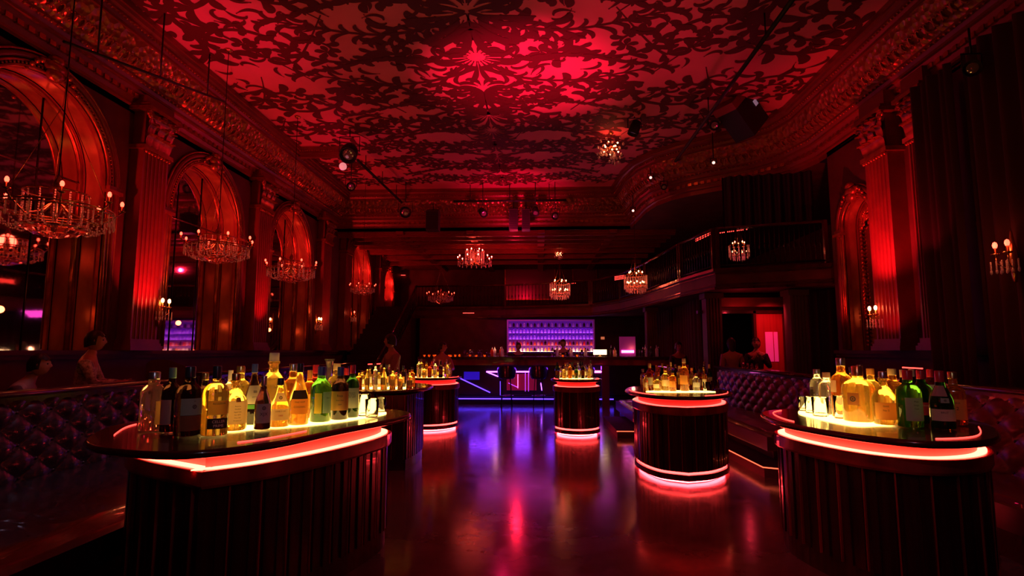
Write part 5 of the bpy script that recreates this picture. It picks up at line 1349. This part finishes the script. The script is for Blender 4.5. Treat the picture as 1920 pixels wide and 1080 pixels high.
def person(loc, rz, label, pose='stand', H=1.72, shirt=(.3, .3, .3), hairlen=0, pattern=False, arms='down', lean=0., trousers=(.02, .02, .025), head_turn=0., zbase=0., bare=False, hair=None):
    r = empty('person', (loc[0], loc[1], zbase), rz, label, 'person'); k = H/1.72
    if pose == 'stand': hip = .92; knee = [(s*.10, -.01, .49) for s in (-1, 1)]; ank = [(s*.11, .02, .08) for s in (-1, 1)]; toe = [(s*.12, -.16, .03) for s in (-1, 1)]
    else: hip = .55; knee = [(s*.13, -.42, .53) for s in (-1, 1)]; ank = [(s*.12, -.40, .09) for s in (-1, 1)]; toe = [(s*.13, -.58, .03) for s in (-1, 1)]
    def T(p): return Vector(p)*k
    ln = lean
    sp = [(0, 0, hip), (0, -.01-ln*.2, hip+.17), (0, -ln*.6, hip+.33), (0, .01-ln, hip+.47), (0, -.005-ln*1.15, hip+.555), (0, -.015-ln*1.3, hip+.62)]
    V = [(T(sp[0]), (.15*k, .105*k)), (T(sp[1]), (.125*k, .095*k)), (T(sp[2]), (.15*k, .11*k)), (T(sp[3]), (.13*k, .085*k)), (T(sp[4]), (.052*k, .055*k)), (T(sp[5]), (.05*k, .055*k))]
    E = [(0, 1), (1, 2), (2, 3), (3, 4), (4, 5)]
    SV = [(v[0], tuple(q+.014 for q in v[1])) for v in V[:4]]; SE = E[:3]
    PV = [(V[0][0], (.16*k, .115*k))]; PE = []
    for i, s in enumerate((-1, 1)):
        base = len(V); shd = (s*.185, .01-ln, hip+.45)
        if arms == 'down': el = (s*.235, .02-ln*.5, hip+.16); wr_ = (s*.24, -.06, hip-.07)
        elif arms == 'table': el = (s*.25, -.10-ln, hip+.20); wr_ = (s*.12, -.34-ln, hip+.20)
        else: el = (s*.26, -.06-ln, hip+.19); wr_ = (s*.06, -.22-ln, hip+.42)
        V += [(T(shd), .058*k), (T(el), .042*k), (T(wr_), .029*k)]; E += [(3, base), (base, base+1), (base+1, base+2)]
        n0 = len(SV); SV += [(T(shd), .068*k), (T(el), .052*k), ((T(el)*.15+T(wr_)*.85), .038*k)]; SE += [(3, n0), (n0, n0+1), (n0+1, n0+2)]
        dirw = (T(wr_)-T(el)).normalized(); side = dirw.orthogonal().normalized() if abs(dirw.z) < .5 else Vector((0, 1, 0)); side = (side-dirw*side.dot(dirw)).normalized()
        palm = len(V); V.append((T(wr_)+dirw*.055*k, (.034*k, .018*k))); E.append((base+2, palm))
        for f in range(4):
            o_ = side*((f-1.5)*.019*k); L = [.065, .075, .072, .056][f]*k; cv = Vector((0, -.3, -.4))*.25
            b0 = len(V); V.append((T(wr_)+dirw*.09*k+o_, .0095*k)); V.append((T(wr_)+dirw*(.09*k+L*.55)+o_, .0088*k)); V.append((T(wr_)+dirw*(.09*k+L*.9)+o_+cv*L, .0078*k)); E += [(palm, b0), (b0, b0+1), (b0+1, b0+2)]
        b0 = len(V); o_ = side*(-.045*k); V.append((T(wr_)+dirw*.045*k+o_*.9, .0105*k)); V.append((T(wr_)+dirw*.085*k+o_*1.35, .009*k)); E += [(palm, b0), (b0, b0+1)]
        lb = len(V); V += [(T((s*.095, 0, hip-.06)), .085*k), (T(knee[i]), .055*k), (T(ank[i]), .038*k), (T(toe[i]), .034*k)]; E += [(0, lb), (lb, lb+1), (lb+1, lb+2), (lb+2, lb+3)]
        pb_ = len(PV); PV += [(T((s*.095, 0, hip-.06)), .10*k), (T(knee[i]), .068*k), (T(ank[i]), .055*k)]; PE += [(0, pb_), (pb_, pb_+1), (pb_+1, pb_+2)]
    body = skinned('body', V, E, r, m_skin)
    hp = T((0, -.02-ln*1.45, hip+.715))
    hm = head_mesh(); hm.xf(Matrix.Translation(hp) @ Matrix.Rotation(head_turn, 4, 'Z') @ Matrix.Scale(k, 4)); hm.build('head', None, r)
    ey = MB()
    for sx in (-.031, .031): ey.ball((sx, -.078, .012), .011, m_eye, 8)
    ey.xf(Matrix.Translation(hp) @ Matrix.Rotation(head_turn, 4, 'Z') @ Matrix.Scale(k, 4)); ey.build('eyes', None, r)
    hr = MB()
    def fh(u, v):
        a = 2*PI*u; e = PI*(v*.62-.12); ce, se = math.cos(e), math.sin(e); back_ = max(0, math.sin(a))
        cut = .0 if math.sin(a) > -.35 else .055
        z = .137*se+.0; z = max(z, cut+.01*math.sin(a*9)) if cut else z
        x = .088*ce*math.cos(a); y = .112*ce*math.sin(a)+.008
        if v < .25: z -= (hairlen+.03)*back_*(1-v/.25); x *= 1+.35*hairlen*(1-v/.25)
        return (x+.003*math.sin(a*13+v*20), y+.003*math.sin(a*11), z)
    hr.grid(fh, 30, 14, hair or m_hair, cu=True)
    hr.xf(Matrix.Translation(hp) @ Matrix.Rotation(head_turn, 4, 'Z') @ Matrix.Scale(k, 4)); hr.build('hair', None, r)
    sm = mat('shirt_'+'_'.join(str(c) for c in shirt), shirt, .8, noise=(28, tuple(c*.25 for c in shirt), (1, 1, 1)) if pattern else None)
    if bare: SV = SV[:3]; SE = SE[:2]
    skinned('shirt', SV, SE, r, sm, 2)
    skinned('trousers', PV, PE, r, mat('trousers_'+'_'.join(str(c) for c in trousers), trousers, .8), 2)
    return r
p = Px(193, 680, -5.0)
person((-5.55, 6.75), PI*.45+PI/2-.9, 'person in a white patterned shirt leaning behind the left bench rail', 'sit', 1.72, (.85, .80, .85), pattern=True, arms='table', lean=.06, zbase=.30)
person((-5.6, 5.75), 2.0, 'person in dark reddish clothes hunched low behind the left bench rail at the edge', 'sit', 1.6, (.12, .03, .03), arms='table', lean=.22, zbase=.12)
p = Py(740, 650, 10.2); person((p.x, 10.2), -.9, 'person in a grey shirt standing behind the dark pod, head turned aside', 'stand', 1.70, (.32, .20, .20), arms='table', head_turn=-.8, lean=.05)
p = Py(829, 660, 12.6); person((p.x, 12.6), .5, 'person with bare shoulders and tied dark hair behind the centre left pod', 'stand', 1.60, (.05, .01, .02), arms='table', bare=True, hairlen=.05, head_turn=.9)
person((4.12, 12.45), PI, 'person with bushy dark hair seen from behind, pale shoulders, beyond the oxblood bench', 'sit', 1.68, (.42, .24, .22), hairlen=.10, zbase=.36)
p = Py(1400, 655, 10.0); person((4.74, 12.72), -.25, 'person in a dark jacket facing us beyond the oxblood bench, left of the scarlet door', 'sit', 1.72, (.03, .012, .015), hairlen=.05, zbase=.34, arms='up')
p = Py(1272, 655, 14.2); person((p.x, 14.2), .3, 'dark figure standing near the right end of the bar by the curtain', 'stand', 1.62, (.05, .015, .02))
p = Py(972, 655, 18.2); person((p.x, 18.2), .2, 'bartender in black standing left before the violet shelves', 'stand', 1.66, (.02, .01, .015), arms='table')
p = Py(1056, 650, 18.2); person((p.x, 18.2), -.3, 'bartender in black standing right before the violet shelves', 'stand', 1.76, (.02, .01, .015), arms='table')

# ------------------------------------------------------------------ balcony red light strips, small glow lines
def strip(a, b_, m, label, r=.012, name='light_strip'):
    a = Vector(a); q = Vector(b_)-a; o = MB().tube([(0, 0, 0), q], r, 5).build(name, m, None, a); return tag(o, label, 'light')
def dots(a, b_, n, rows_, m, label):
    a = Vector(a); q = Vector(b_)-a; t = MB()
    for i in range(n):
        for j in range(rows_): c = q*(i/(n-1))+Vector((0, 0, -.045*j)); t.ball(c, .013, None, 5)
    return tag(t.build('light_strip', m, None, a), label, 'light')
dots(Py(1305, 445, 13.4), Py(1332, 432, 13.1), 12, 3, m_ledthin, 'slanting three-row strip of red bulbs behind the slanting balcony railing')
dots(Py(1340, 438, 12.9), Py(1400, 430, 12.9), 18, 1, m_ledthin, 'single row of red bulbs behind the front balcony railing')
dots(Py(1153, 519, 16.8), Py(1172, 516, 16.6), 10, 3, m_ledthin, 'short red bulb strip left of the chandelier at the balcony bend')
dots(Py(1064, 532, 22.6), Py(1079, 531, 22.6), 8, 1, m_ledthin, 'tiny row of red bulbs right of the central drum chandelier')
strip(Py(743, 516, 26.9), Py(760, 516, 26.9), m_ledthin, 'short red light line above the top of the stairs')
strip(Py(868, 587, 21.9), Py(889, 587, 21.9), m_ledthin, 'short red light line on the balcony edge left of the shelves')
strip(Py(1692, 689, 5.2+.0), Py(1730, 691, 5.2), m_ledthin, 'short red light line behind the near right bottles', .006)
strip(Py(690, 683, 13), Py(715, 682, 13), m_ledthin, 'short red light line above the small gold bottles', .012)
# wall frames on the back wall above the balcony
for (x0, y0, x1, y1, lb) in [(948, 501, 1040, 560, 'wide dark framed mirror on the back wall above the balcony, left of the drum chandelier'), (1075, 500, 1118, 525, 'small red-lit framed picture panel on the back wall right of the drum chandelier')]:
    a = Py(x0, y0, 26.8); c = Py(x1, y1, 26.8); r = empty('wall_frame', ((a.x+c.x)/2, 26.93, c.z), 0, lb, 'frame'); hw2 = (c.x-a.x)/2; hh = a.z-c.z
    MB().box((-hw2, -.02, 0), (hw2, .0, hh)).build('panel', mat('dim_glass', (.25, .06, .12), .2, metal=.5), r)
    f = MB(); f.box((-hw2-.04, -.05, hh), (hw2+.04, 0, hh+.05)); f.box((-hw2-.04, -.05, -.05), (hw2+.04, 0, 0)); f.box((-hw2-.05, -.05, -.05), (-hw2, 0, hh+.05)); f.box((hw2, -.05, -.05), (hw2+.05, 0, hh+.05)); f.build('frame', m_gilt, r)

# ------------------------------------------------------------------ light
R1 = (1, .010, .10)
# red ceiling washes with no fixture behind them, plus added fill points
light('SPOT', (-.5, 8.8, 2.2), 1650, R1, .05, (-.3, 10.0, 6.5), 54, 1.)
light('SPOT', (.8, 8.6, 2.4), 200, R1, .05, (1.2, 9.2, 6.5), 64, 1.)
light('SPOT', (-4.2, 6.8, 2.8), 340, R1, .05, (-4.9, 8.6, 6.5), 46, 1.)
light('SPOT', (-.6, 14.9, 3.9), 300, R1, .15, (-.7, 17.2, 6.3), 70, .9)
light('POINT', (.2, 5.5, 4.2), 7, R1, .06)  # added red fill, this and the points below, no fittings
light('POINT', (-1, 16.0, 5.0), 24, R1, .06)
light('POINT', (-.8, 20.2, 4.4), 60, (1, .012, .05), .06)
light('POINT', (-4.6, 12.5, 5.4), 14, R1, .06)
light('POINT', (3.8, 10.5, 5.5), 7, R1, .06)
# pilaster washes
for y, e in [(8.95, 330), (12.8, 200), (16.8, 70)]: light('SPOT', (XL+.85, y-.2, 1.7), e, (1, .012, .03), .03, (XL+.2, y, 2.9), 58, .9)
light('SPOT', (XR-1.0, 8.9, 2.4), 340, (1, .015, .035), .05, (XR-.26, 9.32, 3.5), 90, 1.)
light('SPOT', (XR-.9, 8.9, 1.5), 60, (1, .02, .04), .05, (XR-.26, 9.32, 2.4), 70, .8)
light('SPOT', (4.7, 7.9, 2.3), 35, (1, .02, .06), .05, (5.5, 7.9, 3.5), 45, .8)
light('SPOT', (XR-.9, 10.9, 1.6), 30, (1, .03, .03), .05, (XR, 10.9, 3.0), 80, .8)
# arch reveals
for i, (yc, r, zs) in enumerate(LA):
    light('SPOT', (XL-.16, yc-.3, zs-.5), [90, 95, 110, 120, 120][i], (1, .03, .035), .04, (XL-.2, yc+.45, zs+.9), 130, .6)
    light('POINT', (XL-.12, yc+.3, 2.0), [2, 2, 2, 1, 1][i], (1, .16, .05), .05)
# bar and floor colours
light('AREA', (.0, 15.0, 1.0), 14, (.22, .03, 1), 3.6, (.0, 13.6, 0), sy=.12)
light('SPOT', (-.2, 14.4, 2.6), 130, (.35, .02, 1), .2, (-.4, 12.8, 0), 62, .9)
light('SPOT', (1.5, 14.2, 2.3), 60, (.45, .02, 1), .1, (1.35, 12.2, 0), 35, .9)
light('AREA', (-.0, 21.4, 2.5), 3, (.5, .06, 1), 3.0, (0, 22.2, 1.9), sy=.2)
light('AREA', (.2, 17.2, 2.6), 9, (.8, .05, .5), 4.0, (.2, 16.0, 1.2), sy=.3)
light('SPOT', (5.0, 12.2, 2.55), 55, (1, .03, .05), .05, (5.2, 13.2, 1.6), 80, .8)
light('POINT', (4.4, 12.6, 2.3), 3, (1, .03, .06), .05)
light('SPOT', (-2.6, 6.2, 4.5), 110, (.7, .55, .9), .3, (-4.5, 5.1, .8), 34, .7)
light('SPOT', (.9, 1.2, 3.8), 60, (1, .012, .03), .06, (1.3, 4.6, 0), 46, 1.)  # added red spot on the floor, no fitting up there
light('SPOT', (-1.0, 7.5, 5.2), 200, (1, .012, .04), .06, (-1.0, 8.4, 0), 34, 1.)  # added pair, brings more red onto the floor between the pods
light('SPOT', (.9, 7.6, 5.2), 200, (1, .012, .04), .06, (.75, 8.2, 0), 30, 1.)
light('POINT', (-.2, 1.6, 2.0), 5, (1, .02, .03), .3)  # added near the camera to redden the pod bands and slats
for x in (-2.6, -1.2, .8, 2.6): light('POINT', (x, 16.0, 1.5), 1.2, (1, .35, .18), .05)  # added warm points to brighten the things on the counter

light('SPOT', (-.2, .6, 3.4), 26, (.75, .72, .95), .05, (-1.9, 3.9, 1.0), 34, 1.)
light('SPOT', (.4, .6, 3.4), 24, (.75, .72, .95), .05, (2.3, 4.0, 1.0), 32, 1.)
w = bpy.data.worlds.new('world'); scene.world = w; w.use_nodes = True
w.node_tree.nodes['Background'].inputs[0].default_value = (.02, .001, .003, 1); w.node_tree.nodes['Background'].inputs[1].default_value = .25
vs = scene.view_settings; scene.display_settings.display_device = 'sRGB'
vs.view_transform = 'Standard'; vs.look = 'None'; vs.exposure = 0; vs.gamma = 1; vs.use_curve_mapping = False
